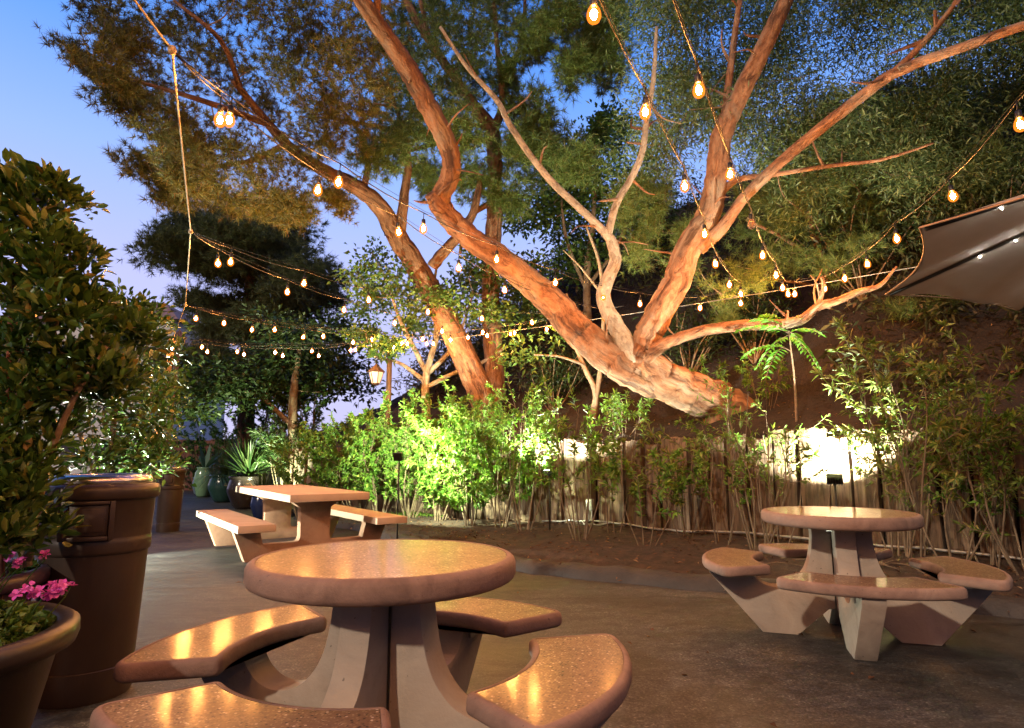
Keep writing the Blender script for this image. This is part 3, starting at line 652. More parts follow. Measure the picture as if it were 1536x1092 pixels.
# ------------------------------------------------------------------ umbrella
uc = np.array([4.14, 3.09]); PV = P(1328, 441, 4.54); ang0 = math.atan2(PV[1]-uc[1], PV[0]-uc[0]); R_ = math.hypot(PV[0]-uc[0], PV[1]-uc[1]); ze, za = PV[2], PV[2]+.62
UM = thing('patio_umbrella', 'dark grey canvas patio umbrella with small lights along its ribs', 'umbrella', (uc[0], uc[1], 0), world=True)
def up_(k, r):                                              # point on rib k at radius share r
    a_ = ang0 + k*PI/4; return np.array([uc[0]+R_*r*math.cos(a_), uc[1]+R_*r*math.sin(a_), za-(za-ze)*r - .0*r])
mb = MB(); nr, na = 14, 14
for k_ in range(8):
    X = np.zeros((nr, na)); Y = X.copy(); Z = X.copy()
    for i, r in enumerate(np.linspace(.04, 1, nr)):
        for j, t in enumerate(np.linspace(0, 1, na)):
            q = up_(k_, r)*(1-t)+up_(k_+1, r)*t; bow = 4*t*(1-t)*r
            qc = np.array([*uc, q[2]]); q = q + (qc-q)*.058*bow*r; q[2] -= .035*bow*math.sin(r*PI) + .022*bow*math.sin(9*t+4*r)*r
            X[i, j], Y[i, j], Z[i, j] = q
    mb.grid(X, Y, Z)
mb.build('canopy', M['canvas'], UM)
for k_ in range(8):
    rb = MB().tube([up_(k_, r)-np.array([0, 0, .022]) for r in np.linspace(.03, .985, 12)], .013, 6).build('rib', M['ribs'], UM)
    e = [up_(k_, 1)*(1-t)+up_(k_+1, 1)*t for t in np.linspace(0, 1, 15)]
    e = [q + (np.array([*uc, q[2]])-q)*.058*4*t*(1-t) - np.array([0, 0, .004]) for q, t in zip(e, np.linspace(0, 1, 15))]
    MB().tube(e, .006, 5).build('edge_piping', M['piping'], UM)
    ld = MB()
    for r in (.30, .42, .54, .66, .78) if k_ else (.30, .40, .50, .60, .70):
        c = up_(k_, r)-np.array([0, 0, .04]); ld.lathe([(0, -.006), (.005, -.003), (.006, .002), (0, .006)], 8, c)
    ld.build('led_row', M['led'], rb, loc=np.array(UM['_w']))
MB().tube([[*uc, .05], [*uc, za-.02]], .024, 10).build('pole', M['darkmetal'], UM)
MB().lathe([(0, 0), (.3, 0), (.3, .05), (.06, .08), (.04, .3), (0, .3)], 24, (*uc, 0)).build('base', M['darkmetal'], UM)
MB().lathe([(0, .08), (.03, .06), (.05, 0), (.05, -.06), (0, -.06)], 12, (*uc, za)).build('finial', M['darkmetal'], UM)

# ------------------------------------------------------------------ flood lights in the bed, and added ones at the left
FLD = []
def flood(label, p, aim, power, cone=110, col=(.95, 1.0, .80)):
    F = thing('flood_light', label, 'flood light', p, 0, 'flood lights in the planting bed', world=True)
    d = nrm((np.array(aim)-p)[None])[0]; rot = Vector(d).to_track_quat('-Z', 'Y').to_matrix().to_4x4(); Mx = Matrix.Translation(Vector(p)+Vector((0, 0, .16))) @ rot
    mb = MB(); mb.box((-.075, -.055, -.002), (.075, .055, .045), Mx)
    for x in np.linspace(-.06, .06, 6): mb.box((x-.004, -.05, .0455), (x+.004, .05, .062), Mx)
    mb.build('housing', M['darkmetal'], F, smooth=False)
    mb = MB(); mb.box((-.06, -.042, -.0065), (.06, .042, -.0025), Mx); mb.build('lens', M['lens'], F, smooth=False)
    mb = MB(); mb.tube([[p[0], p[1], min(bed_height(p[0], p[1]), p[2])-.1], p+np.array([0, 0, .12])], .012, 6); mb.build('stake', M['darkmetal'], F)
    l = bpy.data.lights.new('flood_lamp', 'SPOT'); l.energy = power; l.color = col; l.spot_size = math.radians(cone); l.spot_blend = .25; l.shadow_soft_size = .03
    lo = bpy.data.objects.new('flood_lamp', l); C.objects.link(lo); lo.parent = F
    lo.matrix_world = Matrix.Translation(Vector(p)+Vector((0, 0, .16))+Vector(d)*.03) @ rot
    lo.matrix_parent_inverse = Matrix.Identity(4); lo.location = Vector((0, 0, .16))+Vector(d)*.03; lo.rotation_euler = rot.to_euler()
    FLD.append(F)
pf = bedpt(1255, .52); pf[2] = P(1255, 716, pf[1])[2]-.16
flood('flood light low against the brightly lit timbers behind the right table', pf, pf+np.array([.30, .62, .85]), 210, 130)
pf = bedpt(823, .75); pf[2] = P(823, 706, pf[1])[2]-.16
flood('flood light glaring towards the viewer among shrubs in the middle of the bed', pf, pf+np.array([.1, .15, 1.3]), 170, 150)
pf = bedpt(598, 2.0); pf[2] = P(598, 684, pf[1])[2]-.16
flood('flood light on a stake beside the grey pipe, facing the bright green shrubs', pf, pf+np.array([.42, .75, .25]), 270, 150, (.88, 1.0, .62))
pf = GG(405, 700, .05); pf = np.array([-6.1, 15.2, float(gz(-6.1, 15.2))])
flood('added flood light at the foot of the far hedge, hidden by the palm', pf, pf+np.array([.25, .6, 1.4]), 330, 130, (.85, 1.0, .6))  # added to brighten the hedge, standing in for lamps out of view
pf = np.array([-5.3, 7.3, float(gz(-5.3, 7.3))])
flood('added flood light at the foot of the lit bush before the distant bin', pf, pf+np.array([.9, .05, .45]), 270, 120, (.93, 1.0, .8))  # added to light bush and picnic table in place of unseen parking lamps

# conduit, junction box, standpipe
q = MB(); path = []
for s_ in np.linspace(.8, 11.0, 60):
    f = fpt(s_) - fnor(s_)*.13; path.append([*f, bed_height(*f)+.045+.012*math.sin(s_*2)])
tag(MB().tube(path, .014, 6).build('conduit_pipe', M['conduit'], None, path[30]), 'thin pale conduit pipe running along the foot of the timber fence', 'pipe')
jb = bedpt(886, .17); jz = bed_height(*jb[:2]); J = thing('junction_box', 'small grey electrical box on the timbers with two bent pipes below', 'electrical box', jb, world=True)
Mx = Matrix.Translation(Vector((jb[0], jb[1], P(886, 757, jb[1])[2]))) @ Matrix.Rotation(-.75, 4, 'Z')
mb = MB(); mb.box((-.055, -.03, -.08), (.055, .03, .08), Mx); mb.build('box', M['conduit'], J, bevel=.006)
for s_, e_ in ((-1, -.14), (1, .32)):
    a_ = Mx @ Vector((.03*s_, 0, -.08)); q = np.array([a_, a_+Vector((.0, 0, -.12)), a_+Vector((.05*s_, -.03*s_, -.2)), Vector((jb[0]+e_*.75, jb[1]-e_*.66, jz+.05))]); MB().tube(cr(q, 5), .012, 6).build('elbow_pipe', M['conduit'], J)
b0 = GG(571, 770, .08); t0 = P(577, 598, b0[1]); SP = thing('standpipe', 'upright grey steel pipe in the bed behind the picnic table', 'pipe', b0, world=True)
MB().tube([b0-np.array([0, 0, .1]), t0], .034, 10).build('pipe', M['conduit'], SP); MB().lathe([(.037, 0), (.037, .05), (0, .06)], 10, t0-np.array([0, 0, .02])).build('cap', M['conduit'], SP)
q0 = P(580, 752, b0[1]-.05); EB = thing('outlet_box', 'white weatherproof outlet box with a curved pipe beside the standpipe', 'outlet box', (q0[0], q0[1], bedz(*q0[:2])), world=True)
mb = MB(); mb.box(q0-np.array([.05, .03, .14]), q0+np.array([.05, .03, .1])); mb.build('box', M['white'], EB, bevel=.01)
MB().tube(cr(np.array([q0+np.array([0, 0, .1]), q0+np.array([.03, 0, .32]), q0+np.array([.22, .02, .46]), q0+np.array([.5, .05, .40]), q0+np.array([.62, .05, .1])]), 5), .016, 6).build('curved_pipe', M['conduit'], EB)

# ------------------------------------------------------------------ trees
def tree(name, label, cat, base, group=None): return thing(name, label, cat, base, 0, group, world=True)
# the big leaning tree on the bank
base = P(1085, 612, 8.7); BT = tree('leaning_tree', 'big tree with flaking orange bark leaning over the bank and forking low into spreading limbs', 'tree', base)
LB = [
 [(1185, 720, 9.5, .30), (1150, 672, 9.25, .36), (1112, 628, 8.95, .335), (1080, 606, 8.72, .31), (1040, 592, 8.5, .30), (990, 566, 8.35, .27), (950, 535, 8.25, .25)],
 [(1075, 612, 8.7, .2), (1068, 650, 8.45, .14), (1040, 690, 8.2, .07)],
 [(1110, 630, 8.9, .2), (1128, 668, 8.6, .15), (1160, 705, 8.3, .07)],
 [(985, 575, 8.4, .24), (930, 548, 8.3, .245), (880, 508, 8.35, .235), (830, 456, 8.35, .215), (760, 395, 8.2, .19), (700, 352, 8.0, .17), (662, 306, 7.8, .15), (676, 262, 7.6, .135), (674, 225, 7.4, .13), (648, 170, 7.1, .125), (612, 105, 6.8, .12), (575, 50, 6.5, .11), (540, -5, 6.2, .10), (510, -60, 6.0, .08)],
 [(690, 345, 7.95, .13), (660, 312, 7.75, .12), (645, 292, 7.65, .08)],
 [(560, 30, 6.45, .05), (566, 0, 6.3, .045), (560, -60, 6.1, .04)],
 [(955, 560, 8.3, .22), (965, 520, 8.2, .21), (985, 478, 8.1, .2), (1012, 430, 8.0, .195), (1035, 370, 7.9, .18), (1065, 320, 7.8, .165), (1075, 265, 7.65, .15), (1082, 205, 7.5, .14), (1110, 145, 7.3, .125), (1150, 62, 7.0, .115), (1178, 0, 6.8, .10), (1200, -70, 6.6, .085)],
 [(1045, 372, 7.85, .12), (1080, 345, 7.7, .085), (1120, 292, 7.4, .075), (1200, 218, 6.9, .068), (1290, 146, 6.3, .062), (1345, 108, 6.0, .058), (1440, 72, 5.6, .05), (1536, 38, 5.2, .045), (1640, 5, 4.9, .035)],
 [(1330, 118, 6.05, .04), (1370, 80, 5.9, .033), (1405, 40, 5.75, .028), (1435, 0, 5.6, .022), (1455, -50, 5.5, .016)],
 [(1405, 40, 5.75, .026), (1402, 15, 5.7, .014)],
 [(960, 545, 8.2, .13), (990, 520, 8.0, .085), (1040, 500, 7.8, .072), (1100, 489, 7.6, .068), (1190, 484, 7.35, .06), (1225, 462, 7.2, .05), (1255, 452, 7.1, .044), (1290, 437, 7.0, .036), (1320, 428, 6.9, .024), (1345, 400, 6.8, .012)],
 [(1228, 458, 7.2, .03), (1235, 430, 7.15, .022), (1232, 415, 7.12, .014)],
 [(1180, 482, 7.35, .02), (1182, 468, 7.33, .012), (1180, 466, 7.33, .006)],
 [(1070, 300, 7.75, .06), (1105, 270, 7.6, .04), (1160, 262, 7.4, .03), (1250, 248, 7.1, .026), (1320, 240, 6.9, .02), (1400, 215, 6.6, .012)],
 [(1085, 200, 7.5, .06), (1090, 150, 7.5, .05), (1100, 70, 7.4, .042), (1110, 0, 7.3, .035), (1120, -60, 7.2, .03)],
]
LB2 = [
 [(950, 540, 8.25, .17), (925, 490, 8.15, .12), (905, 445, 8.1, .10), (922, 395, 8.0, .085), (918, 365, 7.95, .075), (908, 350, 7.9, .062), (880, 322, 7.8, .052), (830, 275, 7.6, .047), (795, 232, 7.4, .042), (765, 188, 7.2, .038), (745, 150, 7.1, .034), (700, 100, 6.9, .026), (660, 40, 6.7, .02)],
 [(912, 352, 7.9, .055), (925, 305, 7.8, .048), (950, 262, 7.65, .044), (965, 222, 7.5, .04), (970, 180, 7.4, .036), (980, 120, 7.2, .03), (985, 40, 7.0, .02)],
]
mb = MB(); att = limbs(mb, LB[:8], 22, .055, 9, .9); att2 = limbs(mb, LB[8:], 9, .03, 6); ATT = np.concatenate([att, att2])
pl = MB(); ATT = np.concatenate([ATT, limbs(pl, LB2, 10, .04, 7)]); pl.build('painted_floodlit_limb', M['palebark'], BT)  # paler bark colour paints in the flood light from below
# flaking ridges and knots
for _ in range(90):
    pass
for _ in range(70):
    p0 = ATT[rng.integers(40, len(ATT))]; dr = nrm((sph(1)[0]+np.array([0, 0, .4]))[None])[0]; L = rng.uniform(.08, .55)
    mb.tube(cr(np.array([p0, p0+dr*(.1+L*.5)+.05*sph(1)[0], p0+dr*(.12+L)+.08*sph(1)[0]]), 4), np.linspace(rng.uniform(.012, .028), .004, 9), 6)
mb.build('trunk', M['bark'], BT)
BL = []
for _ in range(165):
    u, v = rng.uniform(940, 1620), rng.uniform(-90, 330)
    if u < 1060 and (v > 250 or (u < 985 and 60 < v)): continue
    if v > 230 and u < 1150: continue
    BL.append(PB(u, v, rng.uniform(7.7, 10.4), rng.uniform(45, 85), rng.uniform(35, 60)))
p_, subs, own = blobs_to_pts(BL, 14, 74, .31); cr_mb = MB(); d_ = nrm((p_-own) + .45*sph(len(p_)))
leaves(cr_mb, p_, d_, rng.uniform(.065, .13, len(p_)), rng.uniform(.014, .025, len(p_)), .2, .1)
tw = MB(); twigs(tw, subs, ATT, .33, .011, 2.2); tw.build('twigs', M['twig'], BT); cr_mb.build('crown', M['willowleaf'], BT)

# pines
def pine(label, base, Ls, blobs, per, L, k=8, w=.006, bark='pinebark', needle='needle', n=15, frac=.5, name='pine_tree', group='pine trees', seg=12, sig=.34, maxd=3.2, r=.016):
    T = tree(name, label, 'tree', base, group); mb = MB(); att = limbs(mb, Ls, seg+4, .05, 6); mb.build('trunk', M[bark], T)
    p_, subs, own = blobs_to_pts(blobs, k, per, sig); ax = nrm((p_-own)*1.5 + np.array([0, 0, .10]) + .12*sph(len(p_)))
    c = MB(); tufts(c, p_, ax, rng.uniform(L*.75, L*1.2, len(p_)), n, w); tw = MB(); twigs(tw, subs, att, frac, r, maxd)
    if tw.n: tw.build('twigs', M['twig'], T)
    c.build('crown', M[needle], T); return T
LA = [[(740, 640, 12.4, .28), (722, 590, 12.0, .25), (690, 520, 11.8, .225), (660, 462, 11.6, .215), (625, 400, 11.3, .20), (595, 352, 11.0, .18), (565, 305, 10.6, .15), (530, 278, 10.2, .13), (490, 258, 9.7, .11), (440, 225, 9.2, .085), (390, 170, 8.6, .06), (350, 120, 8.0, .04)],
      [(648, 400, 11.3, .11), (668, 375, 11.2, .10), (695, 345, 11.1, .085), (712, 312, 11.0, .07), (720, 270, 10.9, .05)],
      [(600, 350, 11.0, .1), (605, 300, 10.9, .085), (612, 240, 10.7, .06), (600, 180, 10.4, .04), (580, 120, 10, .03)],
      [(545, 285, 10.4, .06), (552, 240, 10.3, .05), (540, 200, 10, .035), (500, 150, 9.6, .025)],
      [(430, 215, 9.1, .05), (380, 240, 8.8, .035), (320, 250, 8.5, .022), (250, 260, 8.3, .012)],
      [(400, 185, 8.7, .05), (300, 150, 8.0, .035), (200, 120, 7.5, .02), (140, 100, 7.3, .012)],
      [(360, 130, 8.1, .04), (330, 60, 7.4, .03), (260, 0, 7.0, .02)]]
BLp = []
for u, v, ru, rv in [(150, 20, 40, 25), (120, 88, 24, 16), (165, 108, 36, 26), (190, 155, 34, 20), (230, 60, 60, 45), (215, 125, 40, 30), (240, 180, 40, 30), (300, 40, 70, 50), (320, 110, 70, 45), (290, 190, 50, 34), (225, 262, 30, 20), (258, 290, 34, 18), (300, 262, 45, 26), (345, 235, 55, 32), (380, 165, 60, 45), (400, 70, 70, 55), (470, 40, 70, 50), (460, 130, 60, 45), (420, 250, 55, 34), (390, 300, 46, 24), (440, 312, 34, 16), (330, 300, 34, 18), (480, 215, 45, 36), (530, 110, 55, 45), (540, 30, 60, 40), (500, 300, 26, 14), (265, 225, 34, 18), (180, 60, 40, 30), (420, 0, 70, 40), (300, -20, 80, 40), (520, 180, 46, 34)]:
    BLp.append(PB(u, v, rng.uniform(6.6, 9.2), ru, rv, rng.uniform(.35, .7)))
pine('pine with a straight ruddy trunk whose heavy needled boughs fill the upper left', P(722, 592, 12.0), LA, BLp, 12, .125, 19, .0095, n=24, frac=.8, r=.011, sig=.3, needle='warmneedle')
LBp = [[(745, 600, 12.9, .2), (737, 480, 12.6, .18), (736, 400, 12.3, .165), (741, 330, 12.0, .16), (742, 270, 11.8, .15), (740, 215, 11.6, .15), (735, 190, 11.5, .13), (705, 150, 11.2, .10), (660, 85, 10.8, .085), (625, 30, 10.4, .075), (595, -30, 10.2, .06)],
       [(738, 200, 11.5, .11), (752, 165, 11.4, .075), (752, 120, 11.2, .06), (745, 60, 11, .05), (740, -20, 10.8, .04)],
       [(752, 120, 11.2, .05), (772, 95, 11.1, .045), (785, 40, 10.9, .035), (788, -20, 10.7, .03)],
       [(728, 195, 11.5, .07), (690, 128, 11, .055), (650, 70, 10.5, .045), (630, 0, 10, .035)],
       [(735, 210, 11.6, .06), (670, 212, 11.3, .045), (600, 228, 10.9, .035), (520, 232, 10.5, .02)],
       [(680, 208, 11.3, .05), (590, 195, 10.8, .035), (515, 180, 10.3, .025), (450, 175, 9.8, .012)],
       [(720, 190, 11.4, .04), (650, 172, 11, .03), (560, 155, 10.4, .018)],
       [(742, 300, 11.9, .06), (700, 330, 11.7, .045), (690, 380, 11.5, .03)]]
BLp = []
for u, v, ru, rv in [(590, 60, 60, 45), (640, 30, 60, 40), (700, 60, 60, 45), (700, 0, 60, 40), (760, 20, 55, 36), (640, 130, 60, 40), (580, 150, 55, 40), (700, 130, 45, 32), (620, 210, 55, 34), (570, 230, 45, 28), (690, 200, 40, 28), (800, 60, 30, 22), (830, 20, 44, 24), (870, 50, 44, 26), (860, 100, 26, 22), (885, 80, 30, 26), (800, 170, 40, 30), (815, 205, 50, 30), (780, 250, 50, 34), (840, 235, 44, 24), (700, 265, 40, 26), (650, 270, 40, 24), (760, 130, 24, 18), (790, 215, 44, 30), (870, 250, 36, 18), (920, 90, 24, 18), (905, 30, 36, 22), (760, 300, 40, 24)]:
    BLp.append(PB(u, v, rng.uniform(9.5, 12.5), ru, rv, rng.uniform(.5, .9)))
pine('pine behind the leaning tree with a dark upright trunk forking at mid height', P(745, 600, 12.9), LBp, BLp, 16, .17, 21, .0115, n=22, frac=.7, maxd=4, r=.013)
# right pine on the bank
LR = [[(1222, 615, 10.6, .11), (1218, 570, 10.5, .10), (1226, 500, 10.3, .085), (1236, 440, 10.1, .075), (1230, 380, 9.9, .065), (1210, 320, 9.7, .05), (1205, 260, 9.5, .04), (1210, 160, 9.3, .03)],
      [(1230, 400, 9.95, .04), (1180, 360, 9.6, .03), (1120, 330, 9.3, .018)], [(1228, 380, 9.9, .035), (1270, 340, 9.5, .03), (1290, 290, 9.2, .018)],
      [(1235, 440, 10.1, .03), (1320, 400, 9.4, .022), (1420, 320, 8.8, .014)], [(1235, 445, 10.1, .03), (1320, 440, 9.2, .02), (1400, 450, 8.6, .012)], [(1234, 430, 10.1, .03), (1150, 420, 9.7, .02), (1080, 440, 9.3, .012)]]
BLp = []
for u, v, ru, rv in [(1040, 345, 26, 26), (1020, 400, 24, 20), (1130, 360, 50, 30), (1110, 410, 45, 26), (1200, 330, 50, 34), (1180, 390, 50, 24), (1260, 380, 50, 26), (1300, 320, 50, 34), (1090, 470, 30, 14), (1370, 460, 36, 16), (1410, 475, 40, 14), (1350, 410, 40, 20), (1390, 330, 50, 30), (1450, 250, 60, 40), (1340, 250, 60, 36), (1240, 270, 60, 36), (1150, 300, 46, 30), (940, 300, 26, 26), (960, 360, 30, 30), (985, 290, 24, 26), (1480, 180, 50, 36)]:
    BLp.append(PB(u, v, rng.uniform(8.2, 10), ru, rv, rng.uniform(.4, .7)))
pine('slender pine on the bank behind the umbrella with loose tufts of long needles', P(1222, 615, 10.6), LR, BLp, 13, .15, 10, .007, bark='bark', n=24, frac=.8, maxd=3, r=.011)
# dark far pine on the left
BLp = []
for _ in range(60):
    t = rng.random(); v = 300+290*t; half = np.interp(v, [295, 340, 400, 470, 560, 600], [70, 120, 150, 140, 130, 105]); BLp.append(PB(375+rng.uniform(-1, 1)*half*.85, v, rng.uniform(20, 25), rng.uniform(30, 48), rng.uniform(16, 26), 1.0))
pine('dark bushy pine standing far back on the left against the sky', np.array([*P(372, 640, 22.5)[:2], -.2]), [[(372, 720, 22.5, .3), (370, 600, 22.5, .28), (375, 450, 22.5, .2), (372, 310, 22.5, .08)]], BLp, 34, .27, 14, .022, needle='farneedle', n=18, frac=.35, maxd=6, r=.03)

# broad-leaved trees
def broad(name, label, base, Ls, blobs, per, L, W, leaf='broadleaf', bark='twig', k=8, frac=.5, group='leafy trees on the bank', sig=.33, maxd=3, r=.014, cat='tree', twig=True):
    T = tree(name, label, cat, base, group); mb = MB(); att = limbs(mb, Ls, 9, .03, 6); mb.build('trunk', M[bark], T)
    p_, subs, own = blobs_to_pts(blobs, k, per, sig); d_ = nrm((p_-own)*1.2+np.array([0, 0, .1])+.25*sph(len(p_)))
    c = MB(); leaves(c, p_, d_, rng.uniform(L*.7, L*1.2, len(p_)), W*rng.uniform(.8, 1.2, len(p_)), .2, .15); tw = MB(); twigs(tw, subs, att, frac, r, maxd)
    if tw.n and twig: tw.build('twigs', M[bark], T)
    c.build('crown', M[leaf], T); return T
BLp = [PB(u, v, rng.uniform(11.5, 14), ru, rv, .7) for u, v, ru, rv in [(570, 400, 40, 26), (545, 425, 26, 20), (600, 430, 40, 24), (560, 460, 40, 22), (640, 450, 36, 22), (700, 430, 40, 26), (720, 400, 30, 22), (545, 500, 26, 14), (575, 525, 30, 10), (680, 460, 36, 20), (760, 440, 40, 24), (740, 470, 36, 18), (620, 490, 30, 16), (790, 410, 26, 20), (800, 460, 34, 20)]]
broad('small_tree', 'small round-leaved tree with pale stems fanning out behind the ruddy pine trunk', P(640, 600, 13.0), [[(640, 640, 13, .1), (638, 575, 12.9, .085), (645, 540, 12.8, .07), (655, 500, 12.7, .06), (648, 450, 12.5, .04), (655, 400, 12.4, .025)], [(640, 560, 12.9, .06), (620, 520, 12.7, .05), (600, 480, 12.5, .04), (580, 420, 12.3, .02)], [(642, 560, 12.9, .06), (672, 530, 12.8, .05), (690, 500, 12.6, .035), (710, 440, 12.4, .02)], [(642, 580, 12.9, .05), (680, 560, 12.8, .05), (720, 545, 12.7, .04), (760, 520, 12.5, .02)], [(635, 570, 12.9, .05), (600, 545, 12.7, .035), (560, 535, 12.5, .02)]], BLp, 60, .12, .07, bark='palebark', frac=.6)
BLp = [PB(u, v, rng.uniform(12.5, 16), ru, rv, .9) for u, v, ru, rv in [(840, 250, 40, 26), (880, 230, 40, 22), (920, 210, 26, 20), (860, 290, 50, 30), (900, 270, 50, 30), (930, 320, 46, 34), (840, 330, 46, 30), (880, 350, 50, 30), (800, 320, 36, 24), (960, 260, 30, 40), (820, 290, 36, 22), (970, 330, 36, 40), (900, 200, 18, 14), (985, 400, 36, 40), (870, 390, 36, 20)]]
broad('broadleaf_tree', 'dark green broad-leaved tree behind the pale forked limb, against the sky', P(890, 560, 14.0), [[(890, 620, 14, .12), (885, 520, 13.9, .1), (880, 420, 13.8, .085), (890, 330, 13.7, .06), (895, 240, 13.6, .03)], [(882, 440, 13.8, .05), (850, 360, 13.7, .04), (840, 280, 13.6, .02)], [(882, 430, 13.8, .05), (930, 360, 13.7, .04), (950, 280, 13.6, .02)]], BLp, 90, .14, .07, frac=.5, k=10)
BLp = [PB(u, v, rng.uniform(15, 19), ru, rv, 1) for u, v, ru, rv in [(400, 545, 50, 34), (450, 530, 50, 34), (500, 545, 40, 30), (430, 500, 46, 26), (480, 500, 40, 22), (390, 590, 40, 24), (520, 580, 36, 24), (455, 580, 50, 26), (510, 500, 30, 26), (300, 575, 40, 18), (345, 565, 46, 24), (340, 600, 46, 20), (290, 610, 36, 16)]]
broad('dark_tree', 'low dark broad-leaved tree behind the hedge, under the far bulbs', np.array([*P(440, 680, 17)[:2], 0]), [[(440, 700, 17, .14), (440, 600, 17, .12), (450, 520, 17, .06)], [(440, 640, 17, .08), (380, 590, 17, .05), (310, 590, 17, .03)]], BLp, 75, .19, .09, frac=.2, leaf='darkleaf')
# dark growth high on the slope
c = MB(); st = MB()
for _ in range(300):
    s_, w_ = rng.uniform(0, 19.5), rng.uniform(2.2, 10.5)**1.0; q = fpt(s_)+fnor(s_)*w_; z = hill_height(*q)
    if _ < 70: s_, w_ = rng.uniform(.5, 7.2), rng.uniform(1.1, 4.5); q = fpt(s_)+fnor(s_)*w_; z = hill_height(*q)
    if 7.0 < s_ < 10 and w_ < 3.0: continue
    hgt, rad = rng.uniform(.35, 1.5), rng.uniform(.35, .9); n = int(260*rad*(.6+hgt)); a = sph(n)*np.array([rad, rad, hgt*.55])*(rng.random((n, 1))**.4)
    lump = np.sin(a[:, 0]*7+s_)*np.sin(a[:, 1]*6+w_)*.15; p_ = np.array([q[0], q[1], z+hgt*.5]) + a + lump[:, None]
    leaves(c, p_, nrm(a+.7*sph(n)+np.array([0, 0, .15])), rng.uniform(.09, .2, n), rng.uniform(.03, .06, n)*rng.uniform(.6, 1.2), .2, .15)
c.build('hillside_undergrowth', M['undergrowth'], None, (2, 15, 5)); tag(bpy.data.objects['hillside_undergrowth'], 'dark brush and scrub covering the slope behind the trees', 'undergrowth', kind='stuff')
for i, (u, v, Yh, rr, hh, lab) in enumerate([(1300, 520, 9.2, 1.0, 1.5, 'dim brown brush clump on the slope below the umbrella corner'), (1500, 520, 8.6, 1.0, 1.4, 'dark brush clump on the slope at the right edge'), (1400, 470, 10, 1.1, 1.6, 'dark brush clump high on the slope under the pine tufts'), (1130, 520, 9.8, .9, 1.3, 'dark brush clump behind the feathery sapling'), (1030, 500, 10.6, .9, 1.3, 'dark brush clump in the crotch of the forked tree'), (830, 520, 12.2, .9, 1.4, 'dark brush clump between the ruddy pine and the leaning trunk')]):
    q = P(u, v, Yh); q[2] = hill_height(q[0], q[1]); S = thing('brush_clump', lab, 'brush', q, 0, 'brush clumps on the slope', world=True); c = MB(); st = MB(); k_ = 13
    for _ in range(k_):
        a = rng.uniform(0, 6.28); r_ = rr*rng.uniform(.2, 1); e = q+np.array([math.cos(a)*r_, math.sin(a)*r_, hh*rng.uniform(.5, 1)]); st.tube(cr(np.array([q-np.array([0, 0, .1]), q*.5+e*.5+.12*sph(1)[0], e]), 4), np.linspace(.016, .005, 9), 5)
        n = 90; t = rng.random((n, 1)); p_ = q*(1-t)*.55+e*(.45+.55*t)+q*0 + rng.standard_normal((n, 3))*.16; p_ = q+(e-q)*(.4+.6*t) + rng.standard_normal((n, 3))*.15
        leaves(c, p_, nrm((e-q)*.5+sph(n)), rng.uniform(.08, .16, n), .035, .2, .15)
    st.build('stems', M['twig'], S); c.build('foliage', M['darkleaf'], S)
# thin double trunk left of the roots
T = tree('thin_tree', 'pair of thin bare trunks rising between the pine and the leaning tree', 'tree', P(886, 628, 10.4)); mb = MB()
limbs(mb, [[(888, 640, 10.4, .055), (893, 590, 10.4, .05), (876, 550, 10.4, .042), (858, 500, 10.4, .035), (850, 440, 10.3, .02)], [(884, 640, 10.4, .05), (900, 560, 10.4, .042), (905, 480, 10.4, .034), (900, 400, 10.3, .03), (880, 340, 10.2, .02)], [(878, 548, 10.4, .03), (840, 535, 10.2, .02), (800, 532, 10, .01)], [(902, 440, 10.4, .025), (870, 400, 10.4, .016), (845, 375, 10.4, .008)]], 8); mb.build('trunk', M['twig'], T)
BLp = [PB(u, v, 10.3, ru, rv, .4) for u, v, ru, rv in [(790, 510, 40, 20), (800, 540, 40, 16), (840, 500, 20, 16), (760, 530, 30, 16)]]
p_, subs, own = blobs_to_pts(BLp, 7, 12, .34); c = MB(); leaves(c, p_, nrm((p_-own)+.2*sph(len(p_))), rng.uniform(.08, .14, len(p_)), .05); c.build('crown', M['broadleaf'], T)
# fern-leaved sapling
b0 = P(1195, 640, 7.6); T = tree('sapling', 'young sapling with bright green feathery leaves under the low bare limb', 'sapling', b0); mb = MB(); limbs(mb, [[(1195, 640, 7.6, .016), (1192, 575, 7.55, .013), (1186, 520, 7.5, .009), (1184, 500, 7.5, .006)], [(1187, 527, 7.5, .006), (1176, 522, 7.45, .004), (1160, 518, 7.4, .003)]], 6); c = MB()
for (u0, v0), (u1, v1), n in [((1184, 500), (1110, 505), 15), ((1176, 520), (1118, 545), 13), ((1184, 502), (1138, 560), 13), ((1184, 500), (1232, 512), 11), ((1184, 502), (1226, 560), 14), ((1176, 520), (1150, 575), 10), ((1184, 499), (1128, 490), 14), ((1184, 499), (1205, 535), 11), ((1184, 498), (1145, 482), 12), ((1184, 498), (1205, 486), 9)]:
    a, b2 = P(u0, v0, 7.5), P(u1, v1, 7.5+rng.uniform(-.45, .1)); ar = np.array([a*(1-t)+b2*t + np.array([0, 0, .12*math.sin(t*2.4)]) for t in np.linspace(0, 1, n)]); mb.tube(ar, .0035, 4, False)
    ax = nrm(np.gradient(ar, axis=0)); sd = nrm(np.cross(ax, np.array([0, 0, 1.0])))
    for s_ in (-1, 1): leaves(c, ar[2:], nrm(sd[2:]*s_+ax[2:]*.45+np.array([0, 0, -.2])), .125*np.linspace(1.1, .55, n-2), .042, .1, .15)
mb.build('stem', M['twig'], T); c.build('foliage', M['fern'], T)

